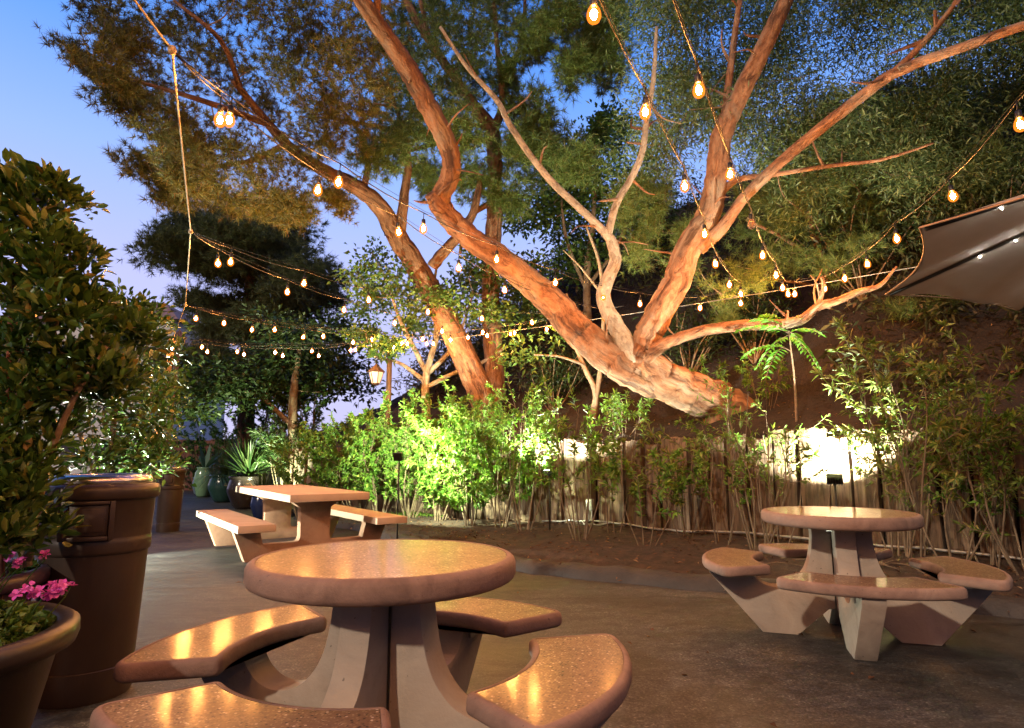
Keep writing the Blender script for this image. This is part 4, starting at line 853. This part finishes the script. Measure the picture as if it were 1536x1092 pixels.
# ------------------------------------------------------------------ shrubs in the bed
def shrub(label, base, Hh, Rr, stems=7, tw=6, per=18, leaf=.075, w=.016, bare=.3, mat='shrubleaf', name='shrub', group='shrubs along the timber fence', stemmat='stem', lean=(0, 0), thick=.011, cat='shrub'):
    S = thing(name, label, cat, base, 0, group, world=True); st = MB(); lf = MB(); Pp = []; Dd = []
    for i in range(stems):
        a = 2*PI*i/stems + rng.uniform(-.4, .4); rr = Rr*rng.uniform(.35, 1); hh = Hh*rng.uniform(.62, 1.0)
        e = base + np.array([math.cos(a)*rr+lean[0], math.sin(a)*rr+lean[1], hh]); b0 = base + np.array([math.cos(a)*.07, math.sin(a)*.07, -.06])
        m1 = b0*.6+e*.4 + np.array([math.cos(a)*rr*.15, math.sin(a)*rr*.15, 0]) + rng.standard_normal(3)*.07*Hh*.5; m2 = b0*.25+e*.75 + rng.standard_normal(3)*.06*Hh*.5
        q = cr(np.array([b0, m1, m2, e]), 6); st.tube(q, np.linspace(thick*Hh/1.6, .0035, len(q)), 6, False)
        for j in range(tw):
            t = bare + (1-bare)*(j+rng.random())/tw; k = min(int(t*(len(q)-1)), len(q)-2); o = q[k]
            dr = nrm((sph(1)[0]*.9 + np.array([math.cos(a), math.sin(a), .75]))[None])[0]; ln = rng.uniform(.16, .42)*min(1.2, Hh/1.5)
            tq = np.array([o + dr*ln*x + np.array([0, 0, .12*ln*x*x]) for x in np.linspace(0, 1, 5)]); st.tube(tq, np.linspace(.0045, .002, 5), 4, False)
            x = rng.uniform(.1, 1, per)[:, None]; Pp.append(o + dr*ln*x + np.array([0, 0, .12])*ln*x*x); Dd.append(nrm(dr*.75 + sph(per)*.85))
            if rng.random() < .5: st_ = per//2; tip = tq[-1]; Pp.append(np.repeat(tip[None], st_, 0)); Dd.append(nrm(dr*.6+sph(st_)*.8))
    Pp = np.concatenate(Pp); Dd = np.concatenate(Dd); leaves(lf, Pp, Dd, rng.uniform(leaf*.65, leaf*1.15, len(Pp)), w*rng.uniform(.8, 1.2, len(Pp)), .2, .1)
    st.build('stems', M[stemmat], S); lf.build('foliage', M[mat], S); return S
def at_bed(u, off):
    q = bedpt(u, off); q[2] = bed_height(q[0], q[1]); return q
SH = [  # column, distance in front of fence, height, spread, stems, twigs, leaves, bare, label
 (455, .9, 1.75, .6, 9, 8, 26, .25, 'dense green shrub leftmost of the fence row, behind the potted grass'),
 (500, .8, 1.75, .5, 9, 7, 22, .35, 'pale leggy shrub showing bare stems behind the far end of the picnic table'),
 (535, .7, 1.8, .5, 10, 7, 22, .42, 'leggy shrub with bleached bare stems behind the middle of the picnic table'),
 (570, .75, 1.95, .5, 9, 8, 24, .3, 'tall bright green shrub left of the standpipe'),
 (615, .55, 2.0, .55, 10, 9, 26, .22, 'bright green shrub lit from within by the left flood light'),
 (660, .75, 1.95, .55, 9, 9, 26, .2, 'full green shrub right of the standpipe below the pine trunk'),
 (705, .9, 2.0, .5, 9, 8, 24, .25, 'dense shrub with low twiggy base right of the left flood light'),
 (750, .8, 2.15, .5, 8, 8, 22, .3, 'tall shrub with upright tips in front of the ruddy pine trunk'),
 (785, 1.0, 1.9, .42, 6, 5, 16, .5, 'open shrub left of the middle flood light'),
 (868, 1.15, 1.85, .5, 7, 5, 16, .5, 'vase-shaped shrub right of the middle flood light'),
 (920, .5, 1.5, .4, 4, 6, 16, .4, 'thin shrub beside the grey electrical box'),
 (968, 1.1, 1.2, .5, 4, 6, 16, .4, 'low shrub of three bent stems before the bare timbers'),
 (1030, .45, 1.4, .4, 4, 6, 16, .35, 'sparse shrub at the timbers below the tree roots'),
 (1085, .6, 1.4, .45, 4, 6, 16, .35, 'sparse shrub left of the right round table'),
 (1135, .7, 1.85, .45, 7, 7, 18, .35, 'taller shrub at the left edge of the white lit timbers'),
 (1160, .8, 1.5, .35, 5, 4, 12, .6, 'shrub in front of the white lit timbers'),
 (1345, .6, 1.6, .4, 5, 5, 14, .5, 'shrub at the right edge of the white lit timbers'),
 (1372, .5, 2.0, .45, 5, 8, 20, .35, 'tallest shrub on the right, pale stems rising over the timbers'),
 (1425, .7, 1.7, .5, 5, 7, 20, .3, 'bushy shrub behind the right seat of the right table'),
 (1480, .5, 1.6, .45, 5, 7, 18, .3, 'shrub near the right edge of the bed'),
 (1540, .7, 1.8, .5, 6, 8, 20, .25, 'shrub cut off by the right edge of the view')]
for u, off, h, r, ns, nt_, per, bare, lab in SH:
    near = u > 880; ls, ws = rng.uniform(.75, 1.2), rng.uniform(.75, 1.5)
    shrub(lab, at_bed(u, off), h, r, ns, int(nt_*(.8 if 1110 < u < 1345 else 1.2 if near else 1.5)), int(per*(1.0 if 1110 < u < 1345 else 1.25 if near else 1.5)), .095*ls, (.021 if near else .026)*ls*ws, bare*(1 if near else .75), rng.choice(['shrubleaf', 'shrubleaf', 'shrubleaf_dull']) if near else 'shrubleaf', thick=.009)
# overhanging leafy branch at the right edge
b0 = P(1600, 640, 5.4); shrub('leafy shrub top reaching in at the right edge above the bed', np.array([b0[0], b0[1], hill_height(b0[0], b0[1])]), 1.0, .45, 6, 6, 18, .09, .022, .4)
# ground plants on the bank
for u, v, Yh, lab in [(1060, 560, 9.6, 'grey-green tuft on the bank right of the root'), (1150, 615, 8.4, 'small shrub on the bank beside the tree root'), (1460, 520, 9.0, 'dim shrub on the dark slope under the umbrella'), (935, 620, 9.2, 'small shrub growing on the bank left of the root')]:
    q = P(u, v, Yh); q[2] = hill_height(q[0], q[1]); shrub(lab, q, .7, .4, 6, 5, 16, .09, .02, .3, group='small shrubs on the bank')
# hedge on the far left
for i, (u, v, Yh, h, r, lab) in enumerate([(300, 700, 25, 2.6, 1.2, 'hedge bush farthest left, dark green'), (335, 700, 24, 2.9, 1.2, 'hedge bush second from the left'), (372, 705, 22.5, 3.0, 1.1, 'hedge bush behind the green jar'), (408, 705, 20.5, 3.1, 1.0, 'hedge bush with a lime green lit top'), (445, 705, 18, 2.7, .9, 'hedge bush right of the lime green one')]):
    q = P(u, v, Yh); q[2] = max(float(gz(q[0], q[1])), hill_height(q[0], q[1]) if min((np.dot(q[:2]-fpt(s_), fnor(s_)) for s_ in np.linspace(10, STOT, 200) if np.linalg.norm(q[:2]-fpt(s_)) < 3), default=-1) > .2 else -9); shrub(lab, q, h, r, 12, 9, 34, .12, .045, .1, 'hedgeleaf', 'hedge_bush', 'hedge on the far left', cat='hedge')

# ------------------------------------------------------------------ pots and their plants
def potprof(r, h, kind='flare'):
    if kind == 'flare': return [(0, 0), (r*.62, 0), (r*.66, .02), (r*.75, h*.5), (r*.78, h*.52), (r*.88, h*.86), (r*.9, h*.88), (r*.985, h*.895), (r, h*.93), (r*.995, h*.98), (r*.95, h), (r*.86, h*.985), (r*.83, h*.94), (r*.8, h*.85)]
    if kind == 'jar': return [(0, 0), (r*.62, 0), (r*.72, h*.06), (r*.95, h*.4), (r, h*.6), (r*.93, h*.82), (r*.74, h*.93), (r*.8, h*.97), (r*.82, h), (r*.7, h*.99), (r*.66, h*.9)]
    return [(0, 0), (r*.55, 0), (r*.7, h*.1), (r*.98, h*.5), (r, h*.62), (r*.9, h*.86), (r*.86, h*.9), (r*.95, h*.95), (r*.95, h), (r*.85, h), (r*.8, h*.9)]
def pot(name, label, loc, r, h, mat, kind='flare', soil=.9, seg=56):
    o = thing(name, label, 'pot', loc, 0, 'plant pots'); MB().lathe(potprof(r, h, kind), seg).build('pot_wall', M[mat], o)
    q = MB(); th = np.linspace(0, 2*PI, 33)[:-1]
    for k_, rr in enumerate((0, .35, .7)): pass
    q.lathe([(r*.82, h*soil-.015), (r*.6, h*soil+.005), (r*.3, h*soil+.015), (0, h*soil+.02)], 24); q.build('soil', M['soil'], o); return o
pc = (-1.70, 1.80, 0); pot('flower_pot', 'big dark brown pot of pink geraniums in the lower left corner', pc, .43, .62, 'pot')
pc2 = (-2.45, 2.72, 0); pot('tree_pot', 'plum coloured pot holding the tall bush behind the geraniums', pc2, .42, .62, 'plumpot')
# geranium
def geranium(label, c, R, zt, n, fl, group='pink geraniums'):
    S = thing('geranium', label, 'flower', c, 0, group, world=True); c = np.array(c); lf = MB(); st = MB(); pe = MB()
    a = rng.uniform(0, 2*PI, n); r = R*np.sqrt(rng.random(n)); p = np.stack([c[0]+r*np.cos(a), c[1]+r*np.sin(a), c[2]+rng.uniform(.02, .15, n)*(1.1-.7*r/R)], 1)
    d = nrm(np.stack([np.cos(a), np.sin(a), rng.uniform(.1, 1.2, n)], 1)+.8*sph(n))
    for k_ in range(5):
        dd = nrm(d + .75*sph(n)); leaves(lf, p, dd, rng.uniform(.02, .042, n), rng.uniform(.014, .026, n), .25, .15)
    for i in range(0, n, 6): st.tube([np.array([p[i, 0]*.8+c[0]*.2, p[i, 1]*.8+c[1]*.2, c[2]-.01]), p[i]], .0018, 4, False)
    for (x, y, z, k_, sz) in fl:
        h = np.array([x, y, z]); st.tube(cr(np.array([[c[0]+(x-c[0])*.8, c[1]+(y-c[1])*.8, c[2]], [c[0]+(x-c[0])*.9, c[1]+(y-c[1])*.9, (z+c[2])/2], h-np.array([0, 0, .02])]), 4), .0022, 5, False)
        for i in range(k_):
            o = h + (sph(1)[0]*np.array([1, 1, .6])*sz if k_ > 1 else 0); ax = nrm((o-h+np.array([0, -.02, .02])+.01*sph(1)[0])[None])[0]; u_ = nrm(np.cross(ax, sph(1)[0])[None])[0]; w_ = np.cross(ax, u_)
            st.tube([h-np.array([0, 0, .02]), o], .001, 4, False)
            for m_ in range(5):
                t = m_*2*PI/5; dr = u_*math.cos(t)+w_*math.sin(t); bigleaves(pe, o[None], (dr+ax*.25)[None], .019, .017, .1, .05)
    st.build('stems', M['geranium'], S); lf.build('foliage', M['geranium'], S); pe.build('blossoms', M['petal'], S); return S
f1, f2 = P(70, 880, 1.93), P(25, 892, 1.86)
geranium('geranium with one full pink flower head and one single bloom in the front pot', (pc[0], pc[1], .555), .35, .65, 900, [(*f1, 14, .042), (*(f1+np.array([.045, .02, -.012])), 7, .03), (*f2, 1, .02), (*(f2+np.array([.012, .01, .012])), 1, .02)])
f3 = [P(68, 833, 2.6), P(20, 835, 2.6), P(32, 842, 2.55), P(22, 845, 2.5)]
geranium('low pink geraniums at the foot of the tall bush', (pc2[0], pc2[1], .56), .36, .65, 420, [(*f3[0], 4, .018), (*f3[1], 3, .016), (*f3[2], 2, .012), (*f3[3], 3, .016)])
# tall potted bush
def bush(label, base, blobs, Ls, per, L, W, k=10, mat='bushleaf', frac=.9, name='potted_bush', group='leafy bushes on the left', sig=.33, big=True):
    S = thing(name, label, 'bush', base, 0, group, world=True); st = MB(); att = limbs(st, Ls, 9, .02, 6)
    p_, subs, own = blobs_to_pts(blobs, k, per, sig); twigs(st, subs, att, frac, .008, 2.0); st.build('stems', M['twig'], S)
    d_ = nrm((p_-own)*2.2+np.array([0, 0, .12])+.09*sph(len(p_))); c = MB(); (bigleaves if big else leaves)(c, p_, d_, rng.uniform(L*.65, L*1.15, len(p_)), W*rng.uniform(.8, 1.2, len(p_))); c.build('foliage', M[mat], S); return S
B = []
for u, v, ru, rv, Yb in [(18, 325, 34, 26, 2.7), (58, 318, 24, 34, 2.7), (-5, 380, 50, 44, 2.7), (52, 398, 38, 34, 2.7), (96, 405, 20, 30, 2.6), (20, 450, 54, 44, 2.7), (82, 465, 40, 36, 2.6), (108, 372, 10, 20, 2.6), (84, 285, 8, 18, 2.6), (40, 285, 8, 14, 2.7), (0, 525, 64, 52, 2.8), (66, 530, 50, 40, 2.7), (122, 535, 42, 36, 2.8), (10, 615, 62, 50, 2.7), (30, 560, 50, 40, 2.75), (60, 640, 36, 26, 2.7), (130, 590, 40, 34, 2.85), (80, 590, 44, 34, 2.7), (165, 560, 30, 30, 2.8), (-8, 680, 46, 40, 2.6), (28, 690, 30, 28, 2.6), (5, 750, 36, 34, 2.5), (22, 735, 22, 30, 2.5), (0, 805, 30, 32, 2.5), (150, 480, 30, 20, 2.9), (190, 510, 28, 28, 3.0), (30, 800, 18, 22, 2.5), (140, 450, 12, 18, 2.8)]:
    B.append(PB(u, v, Yb, ru, rv, .2))
bush('tall dark bush with glossy leaves rising from the plum pot at the left edge', (pc2[0], pc2[1], .6), B, [[(40, 850, 2.75, .022), (20, 700, 2.75, .02), (15, 560, 2.75, .018), (25, 420, 2.72, .014), (40, 300, 2.7, .008)], [(42, 840, 2.75, .018), (70, 700, 2.72, .015), (110, 600, 2.7, .012), (160, 520, 2.75, .007)], [(40, 850, 2.75, .016), (-20, 650, 2.75, .014), (-40, 480, 2.75, .01)], [(20, 600, 2.75, .012), (80, 500, 2.7, .009), (105, 390, 2.65, .005)]], 21, .078, .028, 12, sig=.29)
q = MB(); a_, b2 = P(8, 850, 2.66), P(18, 395, 2.66); tag(MB().tube([np.array([a_[0], a_[1], .5]), b2], .012, 4).build('stake', M['redwood'], None, (a_[0], a_[1], .5)), 'reddish wooden plant stake tied in the tall bush', 'stake')
B = []
for u, v, ru, rv, Yb in [(150, 470, 50, 30, 4.6), (200, 480, 40, 34, 4.8), (225, 530, 30, 40, 5), (170, 560, 60, 50, 4.6), (215, 610, 36, 50, 4.8), (150, 640, 60, 50, 4.6), (210, 680, 36, 36, 4.9), (235, 480, 18, 30, 5.1), (165, 700, 40, 30, 4.6), (100, 560, 60, 60, 4.6)]: B.append(PB(u, v, Yb, ru, rv, .4))
bq = np.array([*G(170, 800, 0)[:2], 0]); bq = np.array([-3.2, 4.9, 0.0])
bush('rounded leafy bush behind the near bin', bq, B, [[(165, 830, 4.9, .03), (165, 700, 4.85, .025), (180, 560, 4.8, .015), (200, 470, 4.8, .007)], [(165, 760, 4.9, .02), (120, 650, 4.8, .015), (110, 540, 4.7, .008)]], 26, .08, .032, 12)
B = []
for u, v, ru, rv, Yb in [(200, 640, 30, 36, 8), (230, 650, 24, 40, 8.2), (215, 690, 36, 24, 8), (190, 690, 30, 24, 8), (240, 610, 18, 36, 8.4), (245, 580, 16, 26, 8.6)]: B.append(PB(u, v, Yb, ru, rv, .35))
bush('bright lit leafy bush in front of the distant bin', np.array([-4.75, 8.1, -.1]), B, [[(215, 790, 8.1, .04), (215, 680, 8.1, .025), (225, 590, 8.2, .01)]], 34, .085, .04, 12, 'hedgeleaf', big=False)
# row of glazed pots by the hedge
def strap(name, label, base, n, L, W, arch, mat, cat='plant', up=1.0, group='potted plants by the hedge'):
    S = thing(name, label, cat, base, 0, group, world=True); c = MB(); base = np.array(base)
    for i in range(n):
        a = rng.uniform(0, 2*PI); el = rng.uniform(.35, 1.45); Lk = L*rng.uniform(.65, 1.1); t = np.linspace(0, 1, 7)[:, None]; dh = np.array([math.cos(a), math.sin(a), 0])
        sp_ = base + dh*(.03+math.cos(el)*Lk*t) + np.array([0, 0, 1.0])*(math.sin(el)*Lk*t*up - arch*Lk*t*t*math.cos(el)); wd = np.array([-math.sin(a), math.cos(a), 0])*(W*.5*np.sin(PI*(.12+.86*t)))
        V = np.concatenate([sp_-wd, sp_+wd]); k_ = np.arange(6); c.add(V, np.stack([k_, k_+1, k_+8, k_+7], 1))
    c.build('foliage', M[mat], S); return S
def at_ground(u, v): q = GG(u, v); return q
pots = [('jar_fountain', 'small blue grey glazed jar at the far end of the row of pots', 298, 746, .24, .62, 'greyglaze', 'urn'), ('green_jar', 'pale green glazed jar beside the hedge', 305, 749, .33, 1.0, 'greenglaze', 'jar'), ('teal_jar', 'dark teal round glazed jar second in from the picnic table', 338, 757, .52, .82, 'tealglaze', 'urn'), ('brown_jar', 'dark brown round jar hidden half behind the picnic table', 370, 767, .52, .85, 'darkglaze', 'urn'), ('blue_jar', 'deep blue glazed jar seen under the picnic table top', 392, 782, .24, .52, 'blueglaze', 'urn')]
PQ = {}
for nm, lab, u, v, r, h, mt, kd in pots:
    q = at_ground(u, v-4); PQ[nm] = (q, h); pot(nm, lab, q, r, h, mt, kd, .93, 40)
q, h = PQ['green_jar']; S = strap('broad_leaf_plant', 'plant with upright paddle leaves in the pale green jar', q+np.array([0, 0, h*.95]), 11, 1.2, .16, .25, 'agave')
q, h = PQ['teal_jar']; strap('grass_plant', 'arching grass spilling over the teal jar', q+np.array([0, 0, h*.95]), 420, 1.25, .02, .75, 'strap')
q, h = PQ['brown_jar']; strap('palm_plant', 'dark fan-leaved palm clump above the brown jar', q+np.array([0, 0, h*.95]), 260, 1.3, .05, .35, 'strap')
q, h = PQ['blue_jar']; strap('grass_plant', 'short spiky grass in the deep blue jar', q+np.array([0, 0, h*.95]), 160, .7, .016, .4, 'strap')
q = at_ground(425, 765); q[2] = bed_height(q[0], q[1]); shrub('palm clump with whorls of dark narrow leaves on cane stems behind the picnic table', q, 2.1, .55, 14, 5, 26, .22, .03, .45, 'strap', 'cane_palm', 'potted plants by the hedge', cat='palm')
q = at_ground(455, 765); q[2] = bed_height(q[0], q[1]); strap('grass_plant', 'low arching strap plant in the bed behind the picnic table', q, 200, .75, .02, .5, 'strap')
# moss and litter
q = GG(628, 783, .09); c = MB(); n = 900; p = np.stack([q[0]+rng.normal(0, .3, n), q[1]+rng.normal(0, .16, n), np.zeros(n)], 1)
for i in range(n): p[i, 2] = bed_height(p[i, 0], p[i, 1])
leaves(c, p, nrm(np.array([0, 0, 1.0])+.7*sph(n)), .05, .012); tag(c.build('moss', M['moss'], None, q), 'bright green moss patch at the edge of the bed', 'moss', kind='stuff')
c = MB(); n = 9000; pp = [[*(x:=np.array([rng.uniform(-3, 5), rng.uniform(1.5, 8)])), float(gz(*x))+.008] for _ in range(90)]
while len(pp) < n:
    i = rng.integers(0, Xg.size)
    if rng.random() < .45: i = rng.integers(0, Xg.size); x, y, z = Xg.ravel()[i], Yg.ravel()[i], Zg.ravel()[i]
    else: a_, b_i = rng.integers(0, 100), rng.integers(1, 24); x, y, z = Xg2[a_, b_i], Yg2[a_, b_i], Zg2[a_, b_i]
    pp.append([x+rng.normal(0, .12), y+rng.normal(0, .12), z+.02])
pp = np.array(pp); dd = sph(n)*np.array([1, 1, .35]); leaves(c, pp, dd, rng.uniform(.02, .075, n), rng.uniform(.01, .03, n), .3, .1, nz=np.array([0, 0, 1.0])+.4*rng.standard_normal((n, 3)))
tag(c.build('leaf_litter', M['litter'], None, pp[0]), 'dead leaves lying on the bed, the bank and here and there on the paving', 'leaf litter', kind='stuff')
# fallen twigs by the right table
c = MB()
for i in range(16):
    x, y = rng.uniform(2.6, 3.6), rng.uniform(5.0, 5.8); z = bed_height(x, y)+.03; a = rng.uniform(0, 3.1); L = rng.uniform(.15, .6); c.tube(cr(np.array([[x, y, z], [x+.5*L*math.cos(a), y+.5*L*math.sin(a), z+.03], [x+L*math.cos(a+.3), y+L*math.sin(a+.3), z]]), 4), .005, 5)
tag(c.build('fallen_twigs', M['stem'], None, (3, 5.4, .15)), 'scatter of dry fallen twigs on the bed by the right table', 'twigs', kind='stuff')

# ------------------------------------------------------------------ far left: red fence, car, buildings
q = GG(275, 742); RF = thing('red_fence', 'red brown board fence closing the far end of the patio', 'fence', q, world=True); mb = MB()
for i in range(16):
    x = q[0]-2.6+i*.2; mb = MB(); mb.box((x, q[1]+3, q[2]-.1), (x+.19, q[1]+3.03, q[2]+2.05+rng.uniform(-.03, .03))); mb.build('board', M['redwood'], RF, smooth=False)
CA = thing('parked_car', 'teal parked car glimpsed through the bush on the left', 'car', (-8.6, 8.6, 0), math.radians(70))
pf = [(-2.1, .28), (-2.15, .55), (-2.05, .85), (-1.75, .95), (-1.2, 1.42), (-.3, 1.5), (.5, 1.4), (1.15, 1.0), (1.9, .88), (2.15, .7), (2.2, .35), (1.9, .25), (-1.8, .25)]
mb = MB(); n = len(pf); V = []
for y, s_ in ((-.85, .97), (-.8, 1), (.8, 1), (.85, .97)):
    for x, z in pf: V.append((x*s_, y*(.82 if z > 1.1 else 1), z))
fs = [tuple(range(n)), tuple(range(4*n-1, 3*n-1, -1))]
for k_ in range(3): fs += [(k_*n+i, (k_+1)*n+i, (k_+1)*n+(i+1) % n, k_*n+(i+1) % n) for i in range(n)]
mb.poly(V, fs); mb.build('body', M['carpaint'], CA, bevel=.03, angle=.6)
for s_ in (-1, 1):
    mb = MB(); V = [(-1.25, s_*.862, .98), (.95, s_*.862, .98), (.4, s_*.73, 1.34), (-.95, s_*.73, 1.36)]; mb.poly(V+[(x, y-s_*.03, z) for x, y, z in V], [(0, 1, 2, 3), (7, 6, 5, 4), (0, 4, 5, 1), (1, 5, 6, 2), (2, 6, 7, 3), (3, 7, 4, 0)]); mb.build('side_window', M['carglass'], CA, smooth=False)
    for x in (-1.35, 1.35):
        mb = MB(); mb.lathe([(.16, -.11), (.30, -.11), (.33, -.07), (.33, .07), (.30, .11), (.16, .11)], 24); W_ = np.concatenate(mb.v); mb.v = [np.stack([W_[:, 0]+x, W_[:, 2]+s_*.80, W_[:, 1]+.33], 1)]; wh = mb.build('wheel', M['tyre'], CA)
        mb = MB(); mb.lathe([(0, .09), (.15, .10), (.19, .085), (.19, -.08), (0, -.08)], 20); W_ = np.concatenate(mb.v); mb.v = [np.stack([W_[:, 0]+x, W_[:, 2]+s_*.80, W_[:, 1]+.33], 1)]; mb.build('rim', M['chrome'], wh)
    mb = MB(); mb.box((2.06, s_*.55-.16, .62), (2.165, s_*.55+.16, .76)); mb.build('headlight', M['white'], CA, bevel=.02)
mb = MB(); V = [(1.17, -.7, 1.02), (1.17, .7, 1.02), (.56, .62, 1.41), (.56, -.62, 1.41)]; mb.poly(V+[(x-.03, y, z-.02) for x, y, z in V], [(0, 1, 2, 3), (7, 6, 5, 4), (0, 4, 5, 1), (1, 5, 6, 2), (2, 6, 7, 3), (3, 7, 4, 0)]); mb.build('windscreen', M['carglass'], CA, smooth=False)
def house(label, u, v_top, Yh, w, hroof, band=None, d=8):
    c = P(u, v_top, Yh); Hs = c[2]; Bh = thing('building', label, 'building', (c[0], c[1], -.3), 0, 'buildings beyond the car park', world=True); x0, x1, y0, y1 = c[0]-w/2, c[0]+w/2, c[1], c[1]+d
    mb = MB(); mb.box((x0, y0, -.3), (x1, y1, Hs-hroof)); mb.build('wall', M['white'], Bh, smooth=False)
    mb = MB(); e = .5; zr = Hs-hroof+.003; mb.poly([(x0-e, y0-e, zr), (x1+e, y0-e, zr), (x1+e, y1+e, zr), (x0-e, y1+e, zr), (x0+w*.25, (y0+y1)/2, Hs), (x1-w*.25, (y0+y1)/2, Hs)], [(0, 1, 5, 4), (1, 2, 5), (2, 3, 4, 5), (3, 0, 4), (3, 2, 1, 0)]); mb.build('roof', M['rooftile'], Bh, smooth=False)
    nx = max(2, int(w/2.4))
    for fl in range(max(1, int((Hs-hroof)/3))):
        for i in range(nx):
            xc = x0+(i+.5)*w/nx; zc = .9+fl*3; mb = MB(); mb.box((xc-.55, y0-.04, zc), (xc+.55, y0+.02, zc+1.3)); wn = mb.build('window', M['window'], Bh, smooth=False)
            mb = MB(); mb.box((xc-.65, y0-.12, zc-.1), (xc+.65, y0-.045, zc-.02)); mb.build('sill', M['white'], wn, loc=np.array(Bh['_w']), smooth=False)
    if band:
        for z in (Hs-hroof-.9, Hs-hroof-2.0): mb = MB(); mb.box((x0-.02, y0-.06, z), (x1+.02, y0-.002, z+.45)); mb.build('painted_band', M['redband'], Bh, smooth=False)
    return Bh
house('pink tiled roof of a pale building behind the tall bush', 130, 432, 40, 12, 2.2)
house('white building with red bands left of the rope post', 215, 532, 46, 5.2, .8, True)

# ------------------------------------------------------------------ light
w = bpy.data.worlds.new('World'); bpy.context.scene.world = w; w.use_nodes = True; nt = w.node_tree; bg = nt.nodes['Background']
sky = nd(nt, 'ShaderNodeTexSky', sky_type='NISHITA'); sky.sun_disc = False
SUN_EL, SUN_AZ = math.radians(3), math.radians(-146)
sky.sun_elevation = SUN_EL; sky.sun_rotation = SUN_AZ; sky.ozone_density = 6; sky.air_density = 1.6; sky.dust_density = .4
tc = nd(nt, 'ShaderNodeTexCoord'); sx = nd(nt, 'ShaderNodeSeparateXYZ'); nt.links.new(tc.outputs['Generated'], sx.inputs[0])
dusk = ramp(nt, sx.outputs[2], [(0, (1.2, 1.15, 1.75)), (.25, (1.06, 1.1, 1.88)), (.40, (.66, .98, 1.95)), (.53, (.30, .72, 1.9)), (.65, (.08, .42, 1.6)), (1, (.02, .16, .8))])
back_ = ramp(nt, sx.outputs[1], [(0, (.16, .15, .15)), (.12, (.22, .21, .2)), (.42, (1, 1, 1))])
dusk = mixc(nt, 1.0, dusk, back_, 'MULTIPLY')
nt.links.new(mixc(nt, .9, mixc(nt, 1.0, sky.outputs[0], (.75, .82, 1.35), 'MULTIPLY'), dusk), bg.inputs[0]); bg.inputs[1].default_value = .138
sl = bpy.data.lights.new('stand_in_key', 'SUN'); sl.energy = .45; sl.angle = math.radians(1.5); sl.color = (1.0, .80, .60); so = bpy.data.objects.new('stand_in_key', sl); C.objects.link(so)  # warm light added in place of unseen lamps behind the viewer
sd = Vector((math.sin(SUN_AZ)*math.cos(math.radians(27)), math.cos(SUN_AZ)*math.cos(math.radians(27)), math.sin(math.radians(27)))); so.rotation_euler = sd.to_track_quat('Z', 'Y').to_euler()

sc = bpy.context.scene
for o in bpy.data.objects:
    if '_w' in o: del o['_w']
sc.view_settings.view_transform = 'Standard'; sc.view_settings.look = 'None'; sc.view_settings.exposure = 2.2; sc.view_settings.gamma = 1
sc.cycles.use_denoising = True; sc.cycles.max_bounces = 5; sc.cycles.diffuse_bounces = 2; sc.cycles.glossy_bounces = 2; sc.cycles.transmission_bounces = 3; sc.cycles.transparent_max_bounces = 6
sc.cycles.sample_clamp_indirect = 4; sc.cycles.use_light_tree = True; sc.cycles.caustics_reflective = False; sc.cycles.caustics_refractive = False
